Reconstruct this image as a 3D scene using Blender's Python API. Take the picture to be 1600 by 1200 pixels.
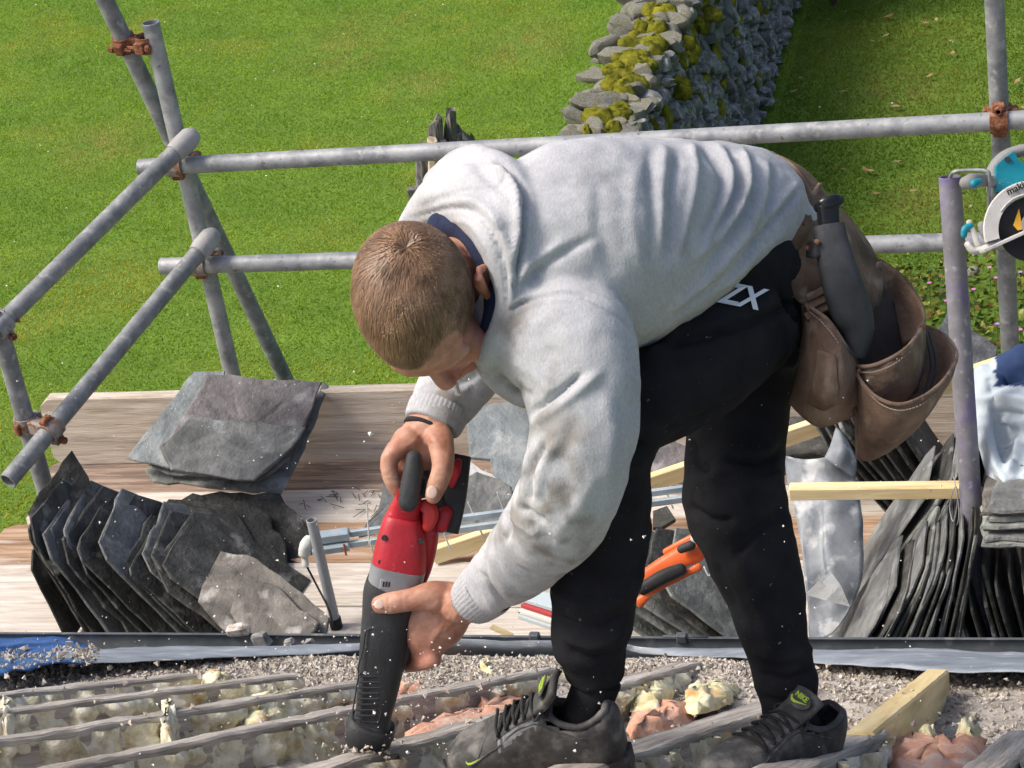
import bpy, math, random
import numpy as np
from mathutils import Vector, Matrix
for o in list(bpy.data.objects): bpy.data.objects.remove(o)
random.seed(7); RNG = np.random.default_rng(7)
sc = bpy.context.scene
COL = sc.collection
# ------------------------------------------------------------------ camera
FPX = 3440.0                                   # focal length in photo pixels (1600 wide)
_d = np.array([1076, 6496, 3440.]); _d /= np.linalg.norm(_d)
_x = np.array([13000, -330, -3440.]); _x -= _d*(_x@_d); _x /= np.linalg.norm(_x)
RW = np.stack([_x, np.cross(-_d, _x), -_d])     # camera axes (right, down, forward) to world
CAM = np.array([0, 0, 5.2])
cam_data = bpy.data.cameras.new('camera'); cam = bpy.data.objects.new('camera', cam_data); COL.objects.link(cam)
cam_data.sensor_fit = 'HORIZONTAL'; cam_data.sensor_width = 36; cam_data.lens = FPX/1600*36
cam_data.clip_start = .05; cam_data.clip_end = 2000
_r, _u, _b = RW[:, 0], -RW[:, 1], -RW[:, 2]
cam.matrix_world = Matrix(((_r[0], _u[0], _b[0], CAM[0]), (_r[1], _u[1], _b[1], CAM[1]), (_r[2], _u[2], _b[2], CAM[2]), (0, 0, 0, 1)))
sc.camera = cam
# ------------------------------------------------------------------ light
SUN = np.array([-.62, -.18, .80]); SUN /= np.linalg.norm(SUN)
w = bpy.data.worlds.new('World'); sc.world = w; w.use_nodes = True
nt = w.node_tree; bg = nt.nodes['Background']
sky = nt.nodes.new('ShaderNodeTexSky'); sky.sky_type = 'NISHITA'; sky.sun_disc = False
sky.sun_elevation = math.asin(SUN[2]); sky.sun_rotation = math.atan2(SUN[0], SUN[1])
sky.air_density = .7; sky.dust_density = 5.0; sky.ozone_density = 1.0
nt.links.new(sky.outputs[0], bg.inputs[0]); bg.inputs[1].default_value = .15
sl = bpy.data.lights.new('sun', 'SUN'); sl.energy = 2.0; sl.angle = math.radians(18); sl.color = (1, .95, .86)
so = bpy.data.objects.new('sun', sl); COL.objects.link(so)
so.rotation_euler = Vector(-SUN).to_track_quat('-Z', 'Y').to_euler(); so.location = (0, 0, 20)
sc.view_settings.view_transform = 'Standard'; sc.view_settings.look = 'None'
sc.view_settings.exposure = 0.52; sc.view_settings.gamma = 1
# ------------------------------------------------------------------ helpers
A = np.array
def P(u, v, t):                                 # photo pixel + depth in metres -> point in the place
    return CAM + RW@A([(u-800)/FPX*t, (v-600)/FPX*t, t])
def PL(pts): return [P(*p) for p in pts]
def ray(u, v): return RW@A([(u-800)/FPX, (v-600)/FPX, 1.0])
def on(u, v, p, n):                             # pixel -> point on a plane
    r = ray(u, v); n = A(n, float); return CAM + r*(np.dot(A(p)-CAM, n)/np.dot(r, n))
def onz(u, v, z): return on(u, v, (0, 0, z), (0, 0, 1))
def ony(u, v, y): return on(u, v, (0, y, 0), (0, 1, 0))
def onx(u, v, x): return on(u, v, (x, 0, 0), (1, 0, 0))
def proj(Vv):
    c = (np.asarray(Vv)-CAM)@RW
    return np.stack([c[..., 0]/c[..., 2]*FPX+800, c[..., 1]/c[..., 2]*FPX+600, c[..., 2]], -1)
def nrm(a): a = A(a, float); return a/(np.linalg.norm(a)+1e-12)
VIEW = RW[:, 2]; RIGHT = RW[:, 0]; UPV = -RW[:, 1]
class MB:
    def __init__(s): s.v = []; s.f = []; s.n = 0
    def add(s, vs, fs):
        vs = np.asarray(vs, float).reshape(-1, 3); s.v.append(vs)
        s.f += [tuple(i+s.n for i in f) for f in fs]; s.n += len(vs); return s
    def box(s, c, ax, ay, az):                 # half axes
        c, ax, ay, az = map(lambda q: A(q, float), (c, ax, ay, az))
        vs = [c+i*ax+j*ay+k*az for k in (-1, 1) for j in (-1, 1) for i in (-1, 1)]
        fs = [(0, 2, 3, 1), (4, 5, 7, 6), (0, 1, 5, 4), (2, 6, 7, 3), (0, 4, 6, 2), (1, 3, 7, 5)]
        if np.dot(np.cross(ax, ay), az) < 0: fs = [f[::-1] for f in fs]
        return s.add(vs, fs)
    def bbox(s, c, ax, ay, az, b):             # bevelled box: half axes + bevel size
        c, ax, ay, az = map(lambda q: A(q, float), (c, ax, ay, az))
        l = [np.linalg.norm(q) for q in (ax, ay, az)]
        vs = []; 
        for k in (-1, 1):
            for j in (-1, 1):
                for i in (-1, 1):
                    for m in range(3):
                        f = [1, 1, 1]
                        for q in range(3):
                            if q != m: f[q] = 1-b/l[q]
                        vs.append(c+i*ax*f[0]+j*ay*f[1]+k*az*f[2])
        I = lambda i, j, k, m: ((k*2+j)*2+i)*3+m
        fs = []
        for m, (p, q) in enumerate(((1, 2), (2, 0), (0, 1))):
            for sgn in (0, 1):
                L = []
                for (a, bb) in ((0, 0), (1, 0), (1, 1), (0, 1)):
                    ix = [0, 0, 0]; ix[m] = sgn; ix[p] = a; ix[q] = bb; L.append(I(*ix, m))
                fs.append(tuple(L) if sgn else tuple(L[::-1]))
        for m, (p, q) in enumerate(((1, 2), (2, 0), (0, 1))):
            for a in (0, 1):
                for bb in (0, 1):
                    L = []
                    for e, mm in ((0, p), (1, p), (1, q), (0, q)):
                        ix = [0, 0, 0]; ix[m] = e; ix[p] = a; ix[q] = bb; L.append(I(*ix, mm))
                    fs.append(tuple(L) if (a == bb) else tuple(L[::-1]))
        for k in (0, 1):
            for j in (0, 1):
                for i in (0, 1):
                    L = [I(i, j, k, m) for m in range(3)]
                    fs.append(tuple(L) if (i+j+k) % 2 else tuple(L[::-1]))
        if np.dot(np.cross(ax, ay), az) < 0: fs = [f[::-1] for f in fs]
        return s.add(vs, fs)
    def tube(s, path, r, n=12, caps=True, L=None, rb=None, round_=False, open_=False, sq=1.0):
        path = [A(p, float) for p in path]; m = len(path)
        r = [r]*m if np.isscalar(r) else list(r)
        rb = r if rb is None else ([rb]*m if np.isscalar(rb) else list(rb))
        T = [nrm(path[min(i+1, m-1)]-path[max(i-1, 0)]) for i in range(m)]
        if L is None:
            L0 = A([0, 0, 1.]) if abs(T[0][2]) < .9 else A([1., 0, 0])
        else: L0 = A(L, float)
        rings = []; prev = L0; path2 = path; fr = []
        for i in range(m):
            Li = nrm((prev if L is None else L0)-T[i]*np.dot(prev if L is None else L0, T[i])); prev = Li
            fr.append((Li, np.cross(T[i], Li)))
        if round_:
            k = 3; pa = []; ra = []; rbb = []; f2 = []
            for j in range(k):
                a = math.pi/2*j/k
                pa.append(path[0]-T[0]*min(r[0], rb[0])*math.cos(a)); ra.append(r[0]*max(.05, math.sin(a))); rbb.append(rb[0]*max(.05, math.sin(a))); f2.append(fr[0])
            pa += path; ra += r; rbb += rb; f2 += fr
            for j in range(k-1, -1, -1):
                a = math.pi/2*j/k
                pa.append(path[-1]+T[-1]*min(r[-1], rb[-1])*math.cos(a)); ra.append(r[-1]*max(.05, math.sin(a))); rbb.append(rb[-1]*max(.05, math.sin(a))); f2.append(fr[-1])
            path2, r, rb, fr = pa, ra, rbb, f2
        vs = []
        for p, ra, rc, (la, lb) in zip(path2, r, rb, fr):
            for k in range(n):
                a = 2*math.pi*k/n
                ca, sa = math.cos(a), math.sin(a); vs.append(p+la*ra*math.copysign(abs(ca)**sq, ca)+lb*rc*math.copysign(abs(sa)**sq, sa))
        fs = []
        for i in range(len(path2)-1):
            for k in range(n):
                a, b = i*n+k, i*n+(k+1) % n
                fs.append((a, b, b+n, a+n))
        if caps and not open_:
            fs.append(tuple(range(n-1, -1, -1))); q = (len(path2)-1)*n
            fs.append(tuple(range(q, q+n)))
        return s.add(vs, fs)
    def pipe(s, a, b, ro, ri, n=20):            # hollow tube with open ends
        a, b = A(a, float), A(b, float); T = nrm(b-a)
        L = nrm(np.cross(T, [0, 0, 1] if abs(T[2]) < .9 else [1, 0, 0])); Q = np.cross(T, L)
        ring = lambda p, r: [p+L*r*math.cos(2*math.pi*k/n)+Q*r*math.sin(2*math.pi*k/n) for k in range(n)]
        e = (ro-ri)*.25
        vs = ring(a+T*e, ro)+ring(b-T*e, ro)+ring(b, ro-e)+ring(b, ri)+ring(a, ri)+ring(a, ro-e)
        fs = []
        for i in range(6):
            j = (i+1) % 6
            for k in range(n):
                fs.append((i*n+k, i*n+(k+1) % n, j*n+(k+1) % n, j*n+k))
        return s.add(vs, fs)
    def ell(s, c, ax, ay, az, nu=16, nv=10):
        c, ax, ay, az = map(lambda q: A(q, float), (c, ax, ay, az))
        vs = [c-az]; fs = []
        for j in range(1, nv):
            b = -math.pi/2+math.pi*j/nv
            for i in range(nu):
                a = 2*math.pi*i/nu
                vs.append(c+ax*math.cos(a)*math.cos(b)+ay*math.sin(a)*math.cos(b)+az*math.sin(b))
        vs.append(c+az); top = len(vs)-1
        for i in range(nu):
            k = (i+1) % nu
            fs.append((0, 1+k, 1+i)); q = 1+(nv-2)*nu
            fs.append((top, q+i, q+k))
            for j in range(nv-2):
                fs.append((1+j*nu+i, 1+j*nu+k, 1+(j+1)*nu+k, 1+(j+1)*nu+i))
        if np.dot(np.cross(ax, ay), az) < 0: fs = [f[::-1] for f in fs]
        return s.add(vs, fs)
    def prism(s, poly, vec):
        poly = [A(p, float) for p in poly]; vec = A(vec, float); n = len(poly)
        nn = sum((np.cross(poly[i]-poly[0], poly[(i+1) % n]-poly[0]) for i in range(n)), A([0, 0, 0.]))
        if np.dot(nn, vec) < 0: poly = poly[::-1]
        vs = poly+[p+vec for p in poly]
        fs = [tuple(range(n-1, -1, -1)), tuple(range(n, 2*n))]+[(i, (i+1) % n, n+(i+1) % n, n+i) for i in range(n)]
        return s.add(vs, fs)
    def grid(s, G, closed_u=False):             # G[i][j] points
        G = np.asarray(G, float); a, b = G.shape[:2]
        fs = []
        for i in range(a-1):
            for j in range(b if closed_u else b-1):
                k = (j+1) % b
                fs.append((i*b+j, i*b+k, (i+1)*b+k, (i+1)*b+j))
        return s.add(G.reshape(-1, 3), fs)
    def verts(s): return np.concatenate(s.v) if s.v else np.zeros((0, 3))
    def build(s, name, mat, parent=None, smooth=False, origin=None, angle=None):
        V = s.verts()
        if origin is None:
            origin = A([(V[:, 0].min()+V[:, 0].max())/2, (V[:, 1].min()+V[:, 1].max())/2, V[:, 2].min()])
        me = bpy.data.meshes.new(name); me.from_pydata((V-origin).tolist(), [], s.f)
        return link(name, me, mat, parent, origin, smooth, angle)
def link(name, me, mat, parent, origin, smooth=False, angle=None):
    o = bpy.data.objects.new(name, me); COL.objects.link(o)
    if mat is not None: me.materials.append(mat)
    if smooth:
        me.polygons.foreach_set('use_smooth', [True]*len(me.polygons))
        if angle: me.set_sharp_from_angle(angle=math.radians(angle))
    if parent is not None:
        o.parent = parent; o.location = A(origin)-wloc(parent)
    else: o.location = origin
    return o
def wloc(o):
    l = A(o.location)
    while o.parent: o = o.parent; l = l+A(o.location)
    return l
def tag(o, label=None, cat=None, group=None, kind=None):
    if label: o['label'] = label
    if cat: o['category'] = cat
    if group: o['group'] = group
    if kind: o['kind'] = kind
    return o
def thing(name, loc, label, cat, group=None):
    o = bpy.data.objects.new(name, None); COL.objects.link(o); o.location = A(loc, float); o.empty_display_size = .05
    return tag(o, label, cat, group)
def catmull(pts, k=6):
    pts = [A(p, float) for p in pts]; n = len(pts); out = []
    for i in range(n-1):
        p0, p1, p2, p3 = pts[max(i-1, 0)], pts[i], pts[i+1], pts[min(i+2, n-1)]
        for j in range(k):
            t = j/k; out.append(.5*((2*p1)+(-p0+p2)*t+(2*p0-5*p1+4*p2-p3)*t*t+(-p0+3*p1-3*p2+p3)*t**3))
    out.append(pts[-1]); return out
_h = lambda n: (np.sin(n)*43758.5453) % 1.0
def vnoise(p, sc_=1.0, seed=0):                 # value noise in space, numpy
    p = np.asarray(p, float)*sc_+seed*17.13; i = np.floor(p); f = p-i; f = f*f*(3-2*f)
    def h(a, b, c): return _h((i[..., 0]+a)*127.1+(i[..., 1]+b)*311.7+(i[..., 2]+c)*74.7)
    r = 0
    for a in (0, 1):
        for b in (0, 1):
            for c in (0, 1):
                wgt = (f[..., 0] if a else 1-f[..., 0])*(f[..., 1] if b else 1-f[..., 1])*(f[..., 2] if c else 1-f[..., 2])
                r = r+wgt*h(a, b, c)
    return r*2-1
def fbm(p, s, seed=0, o=3): return sum(vnoise(p, s*2**k, seed+k)/2**k for k in range(o))
# ------------------------------------------------------------------ materials
def rgb(c): return (*[((x/255)/12.92 if x/255 <= .04045 else ((x/255+.055)/1.055)**2.4) for x in c], 1) if max(c) > 1 else (*c, 1)
def mat(name, stops, scale=6, rough=.8, bump=.3, bscale=40, detail=6, metal=0, stretch=(1, 1, 1), attr=None, extra=None, spec=.4, dist=.006, coat=0, sss=0, rvar=.0, distort=0):
    """procedural material: colour ramp over fractal noise in object space (shifted per object), fine bump"""
    m = bpy.data.materials.new(name); m.use_nodes = True; t = m.node_tree; N = t.nodes; K = t.links
    b = N['Principled BSDF']; b.inputs['Roughness'].default_value = rough; b.inputs['Metallic'].default_value = metal
    b.inputs['Specular IOR Level'].default_value = spec
    if coat: b.inputs['Coat Weight'].default_value = coat
    if sss:
        b.inputs['Subsurface Weight'].default_value = sss; b.inputs['Subsurface Radius'].default_value = (.012, .005, .003); b.inputs['Subsurface Scale'].default_value = .6
    tc = N.new('ShaderNodeTexCoord'); oi = N.new('ShaderNodeObjectInfo')
    mp = N.new('ShaderNodeMapping'); mp.inputs['Scale'].default_value = stretch; K.new(tc.outputs['Object'], mp.inputs['Vector'])
    mul = N.new('ShaderNodeMath'); mul.operation = 'MULTIPLY'; mul.inputs[1].default_value = 37.0; K.new(oi.outputs['Random'], mul.inputs[0])
    ad = N.new('ShaderNodeVectorMath'); ad.operation = 'ADD'; K.new(mp.outputs[0], ad.inputs[0]); K.new(mul.outputs[0], ad.inputs[1])
    n1 = N.new('ShaderNodeTexNoise'); n1.inputs['Scale'].default_value = scale; n1.inputs['Detail'].default_value = detail; n1.inputs['Roughness'].default_value = .62; n1.inputs['Distortion'].default_value = distort
    K.new(ad.outputs[0], n1.inputs['Vector'])
    rp = N.new('ShaderNodeValToRGB'); e = rp.color_ramp.elements
    if len(stops) == 1: stops = [(0, stops[0]), (1, stops[0])]
    elif not isinstance(stops[0][0], (int, float)) or len(stops[0]) != 2:
        k = len(stops); stops = [(.3+.4*i/(k-1), c) for i, c in enumerate(stops)]
    e[0].position = stops[0][0]; e[0].color = rgb(stops[0][1]); e[1].position = stops[-1][0]; e[1].color = rgb(stops[-1][1])
    for p_, c_ in stops[1:-1]:
        q = e.new(p_); q.color = rgb(c_)
    K.new(n1.outputs['Fac'], rp.inputs[0]); col = rp.outputs[0]
    if attr:                                    # colour attribute mixed in by its alpha (stains, prints, per-piece tints)
        at = N.new('ShaderNodeAttribute'); at.attribute_name = attr
        mx = N.new('ShaderNodeMix'); mx.data_type = 'RGBA'
        K.new(at.outputs['Alpha'], mx.inputs['Factor']); K.new(col, mx.inputs['A']); K.new(at.outputs['Color'], mx.inputs['B']); col = mx.outputs['Result']
    if extra: col = extra(N, K, col, ad.outputs[0], n1.outputs['Fac'], b)
    K.new(col, b.inputs['Base Color'])
    if rvar:
        mr = N.new('ShaderNodeMapRange'); mr.inputs['To Min'].default_value = rough-rvar; mr.inputs['To Max'].default_value = rough+rvar
        K.new(n1.outputs['Fac'], mr.inputs['Value']); K.new(mr.outputs[0], b.inputs['Roughness'])
    if bump:
        n2 = N.new('ShaderNodeTexNoise'); n2.inputs['Scale'].default_value = bscale; n2.inputs['Detail'].default_value = 5; n2.inputs['Roughness'].default_value = .65
        K.new(ad.outputs[0], n2.inputs['Vector'])
        bp = N.new('ShaderNodeBump'); bp.inputs['Strength'].default_value = bump; bp.inputs['Distance'].default_value = dist
        K.new(n2.outputs['Fac'], bp.inputs['Height']); K.new(bp.outputs[0], b.inputs['Normal'])
    return m
def speck(c2, scale, lo, hi, amt=1.0, seed=3.3):          # patches of a second colour over the first
    def f(N, K, col, vec, fac, b):
        a = N.new('ShaderNodeVectorMath'); a.operation = 'ADD'; a.inputs[1].default_value = (seed, seed*2, seed*3); K.new(vec, a.inputs[0])
        n = N.new('ShaderNodeTexNoise'); n.inputs['Scale'].default_value = scale; n.inputs['Detail'].default_value = 5; K.new(a.outputs[0], n.inputs['Vector'])
        r = N.new('ShaderNodeMapRange'); r.inputs['From Min'].default_value = lo; r.inputs['From Max'].default_value = hi; r.inputs['To Max'].default_value = amt; K.new(n.outputs['Fac'], r.inputs['Value'])
        m = N.new('ShaderNodeMix'); m.data_type = 'RGBA'; K.new(r.outputs[0], m.inputs['Factor']); K.new(col, m.inputs['A']); m.inputs['B'].default_value = rgb(c2); return m.outputs['Result']
    return f
def chain(*fs):
    def f(N, K, col, vec, fac, b):
        for g in fs: col = g(N, K, col, vec, fac, b)
        return col
    return f
def setattr_col(o, name, rgba):                 # per-vertex colour attribute
    a = o.data.color_attributes.new(name, 'FLOAT_COLOR', 'POINT'); a.data.foreach_set('color', np.asarray(rgba, np.float32).ravel())
galv = mat('galvanised_steel', [(.3, (.17, .18, .19)), (.5, (.30, .31, .32)), (.7, (.42, .43, .43))], 14, .55, .25, 60, metal=.25, stretch=(1, 1, 1), extra=chain(speck((.42, .42, .40), 30, .56, .68, .8), speck((.10, .09, .085), 55, .62, .72, .7, 7)))
galv_old = mat('weathered_steel', [(.3, (.14, .145, .15)), (.55, (.25, .26, .265)), (.75, (.38, .38, .37))], 20, .6, .3, 70, metal=.2, extra=chain(speck((.40, .40, .38), 40, .58, .7, .8), speck((.13, .11, .10), 16, .6, .75, .6, 5)))
galv_purple = mat('purple_painted_steel', [(.3, (.15, .145, .155)), (.55, (.22, .215, .235)), (.75, (.31, .31, .32))], 16, .6, .3, 70, metal=.2, extra=chain(speck((.16, .10, .30), 9, .50, .66, .85), speck((.42, .42, .42), 50, .62, .72, .7, 5)))
rust = mat('rusty_steel', [(.3, (.06, .022, .012)), (.5, (.22, .08, .035)), (.7, (.36, .20, .13))], 60, .85, .6, 120)
clampm = mat('dirty_clamp_steel', [(.3, (.16, .13, .11)), (.6, (.34, .30, .27))], 50, .75, .5, 120, metal=.2, extra=speck((.24, .09, .04), 45, .52, .62, .9))
# ================================================================== ground
OY = 5.248; PZ = 5.2-3.085                      # outer scaffold line, platform level
HW = .0242                                      # scaffold tube radius
soil = mat('lawn_soil', [(.08, .15, .013), (.13, .22, .02)], 3, .95, .6, 30, dist=.03)
mb = MB(); S = 150
mb.grid([[(-S, -S, 0), (S, -S, 0)], [(-S, S, 0), (S, S, 0)]]); g = mb.build('ground', soil, origin=A([0, 0, 0])); tag(g, kind='structure')
def tri_soup(V, name, m, col=None, quads=False):           # V: (n, 3 or 4, 3)
    n, k = V.shape[:2]; me = bpy.data.meshes.new(name)
    me.vertices.add(n*k); me.vertices.foreach_set('co', V.astype(np.float32).ravel())
    me.loops.add(n*k); me.loops.foreach_set('vertex_index', np.arange(n*k, dtype=np.int32))
    me.polygons.add(n); me.polygons.foreach_set('loop_start', np.arange(0, n*k, k, dtype=np.int32))
    me.update(calc_edges=True); me.validate()
    if col is not None:
        a = me.color_attributes.new('tint', 'FLOAT_COLOR', 'POINT'); a.data.foreach_set('color', np.repeat(col.astype(np.float32), k, axis=0).ravel())
    me.materials.append(m); return me
def leafmat(name, rough=.6, trans=.25):
    m = bpy.data.materials.new(name); m.use_nodes = True; t = m.node_tree; b = t.nodes['Principled BSDF']
    at = t.nodes.new('ShaderNodeAttribute'); at.attribute_name = 'tint'; t.links.new(at.outputs['Color'], b.inputs['Base Color'])
    b.inputs['Roughness'].default_value = rough; b.inputs['Specular IOR Level'].default_value = .25
    if trans:
        tr = t.nodes.new('ShaderNodeBsdfTranslucent'); t.links.new(at.outputs['Color'], tr.inputs[0]); mx = t.nodes.new('ShaderNodeMixShader'); mx.inputs[0].default_value = trans
        t.links.new(b.outputs[0], mx.inputs[1]); t.links.new(tr.outputs[0], mx.inputs[2]); t.links.new(mx.outputs[0], t.nodes['Material Output'].inputs[0])
    return m
WX0, WX1, WH = -2.50, -1.99, 1.2                # garden wall
def lawn():
    N = 720000; r = RNG
    x = r.uniform(-9.6, .6, N); y = r.uniform(7.6, 17.8, N)
    k = ~((x > WX0-.02) & (x < WX1+.02)); x, y = x[k], y[k]
    k = ~((x > -1.25) & (y < 10.75+.1*np.sin(x*9)) & (x > -1.0-.3*(10.7-y))); x, y = x[k], y[k]; N = len(x)
    p = np.stack([x, y, 0*x], -1)
    big = fbm(p, .55, 1); med = fbm(p, 1.9, 5); fine = fbm(p, 7, 9)
    # mowing stripes: the nap of the grass lies to and fro in bands
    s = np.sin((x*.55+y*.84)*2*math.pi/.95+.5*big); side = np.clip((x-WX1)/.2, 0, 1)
    h = r.uniform(.010, .020, N)*(1+.25*fine+.25*side)
    lean = np.stack([r.normal(0, .8, N)+.45*np.sign(s)*(1-side), r.normal(0, .8, N)-.3*np.sign(s)*(1-side), np.ones(N)], -1)
    lean /= np.linalg.norm(lean, axis=1, keepdims=True)
    a = r.uniform(0, 6.283, N); wd = r.uniform(.0030, .0052, N)[:, None]
    sd = np.stack([np.cos(a), np.sin(a), 0*a], -1)*wd
    V = np.stack([p-sd, p+sd, p+lean*h[:, None]], 1)
    g1 = A([.275, .41, .030]); g2 = A([.175, .315, .018]); yl = A([.44, .41, .05]); br = A([.52, .38, .12])
    f = np.clip(.5+.42*s*(1-side)+.4*med+.22*fine, 0, 1)[:, None]
    c = g2*(1-f)+g1*f
    f = np.clip((.5*big+.5*med-.12)*1.6, 0, .8)[:, None]*(1-.35*side[:, None]); c = c*(1-f)+yl*f
    spots = ((-4.55, 13.9, .34), (-5.3, 14.9, .6), (-3.9, 14.6, .5), (-6.6, 13.1, .45), (-1.2, 13.2, .4), (-.9, 11.6, .35))
    for (sx, sy, sr) in spots:
        f = (np.clip(1-np.hypot((x-sx)*1.0, (y-sy)*.7)/sr, 0, 1)*(.65+.5*fine))[:, None].clip(0, .75); c = c*(1-f)+br*f
    c = c*np.where(side > .5, .62, 1)[:, None]*r.uniform(.85, 1.15, N)[:, None]  # blades right of the wall darkened: shade painted into their colour
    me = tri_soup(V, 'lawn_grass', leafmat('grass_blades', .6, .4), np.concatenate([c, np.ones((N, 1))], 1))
    o = bpy.data.objects.new('lawn_grass', me); COL.objects.link(o); tag(o, 'short mown green lawn with faint stripes and yellowed patches', 'grass', kind='stuff')
    # daisies and pale fallen petals
    n = 110; xx = r.uniform(-9, .4, n); yy = r.uniform(8, 17, n); k = ~((xx > WX0-.1) & (xx < WX1+.1)); xx, yy = xx[k], yy[k]; n = len(xx)
    mbx = MB()
    for i in range(n):
        c0 = A([xx[i], yy[i], r.uniform(.03, .042)]); q = r.uniform(.005, .009); ph = r.uniform(0, 6)
        mbx.add([c0+A([math.cos(ph+k*1.257)*q, math.sin(ph+k*1.257)*q, r.uniform(-.003, .003)]) for k in range(5)]+[c0+A([0, 0, .004])], [(j, (j+1) % 5, 5) for j in range(5)])
    o = mbx.build('daisies', mat('petal_white', [(.75, .75, .70)], bump=0)); tag(o, 'tiny white daisies and petals scattered over the lawn', 'flowers', kind='stuff')
    # fallen leaves on the shaded side
    mbx = MB()
    for i in range(46):
        c0 = A([r.uniform(-1.9, .2), r.uniform(11.0, 16), .04]); q = r.uniform(.02, .04); ph = r.uniform(0, 6); e = A([math.cos(ph), math.sin(ph), r.uniform(-.2, .3)])*q; n_ = A([-math.sin(ph), math.cos(ph), .1])*q*.5
        mbx.add([c0-e, c0+n_, c0+e, c0-n_], [(0, 1, 2, 3)])
    o = mbx.build('fallen_leaves', mat('dry_leaf', [(.22, .09, .04), (.42, .30, .14)], 9, .8, .2)); tag(o, 'dry brown leaves lying on the shaded lawn', 'leaves', kind='stuff')
lawn()
# ------------------------------------------------------------------ dry stone wall
stone_m = mat('garden_wall_stone', [(.3, (.07, .07, .065)), (.45, (.17, .17, .16)), (.6, (.31, .30, .28)), (.75, (.50, .49, .46))], 14, .9, .7, 45, dist=.012, extra=chain(speck((.62, .61, .57), 26, .58, .68, .7), speck((.20, .19, .03), 7, .50, .60, .85, 8)))
stone_d = mat('garden_wall_slate_stone', [(.3, (.06, .065, .065)), (.5, (.18, .185, .18)), (.7, (.40, .405, .39))], 20, .85, .7, 60, dist=.01, extra=chain(speck((.42, .45, .46), 30, .58, .68, .7), speck((.10, .11, .035), 9, .55, .68, .75, 8)))
moss_m = mat('moss', [(.3, (.05, .06, .010)), (.5, (.18, .18, .018)), (.7, (.36, .33, .035))], 16, 1, 1.0, 150, dist=.012, spec=.1)
STONES = []
for i in range(8):
    mb = MB(); mb.ell((0, 0, 0), (1, 0, 0), (0, 1, 0), (0, 0, 1), 9, 6)
    V = mb.verts(); V = np.sign(V)*np.abs(V)**.72*1.05; V = V+np.stack([vnoise(V, 1.3, i*5+q) for q in range(3)], -1)*.30+RNG.normal(0, .05, V.shape)
    me = bpy.data.meshes.new('wall_stone'); me.from_pydata(V.tolist(), [], mb.f); me.polygons.foreach_set('use_smooth', [True]*len(me.polygons)); me.set_sharp_from_angle(angle=math.radians(38)); STONES.append(me)
def stone(parent, c, half, rot, m, name='stone', kinds=None):
    me0 = random.choice(kinds or STONES); key = (me0.name, m.name)
    if key not in stone.cache:
        q = me0.copy(); q.materials.append(m); stone.cache[key] = q
    o = bpy.data.objects.new(name, stone.cache[key]); COL.objects.link(o); o.parent = parent
    o.location = A(c)-wloc(parent); o.scale = half; o.rotation_euler = rot; return o
stone.cache = {}
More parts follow.
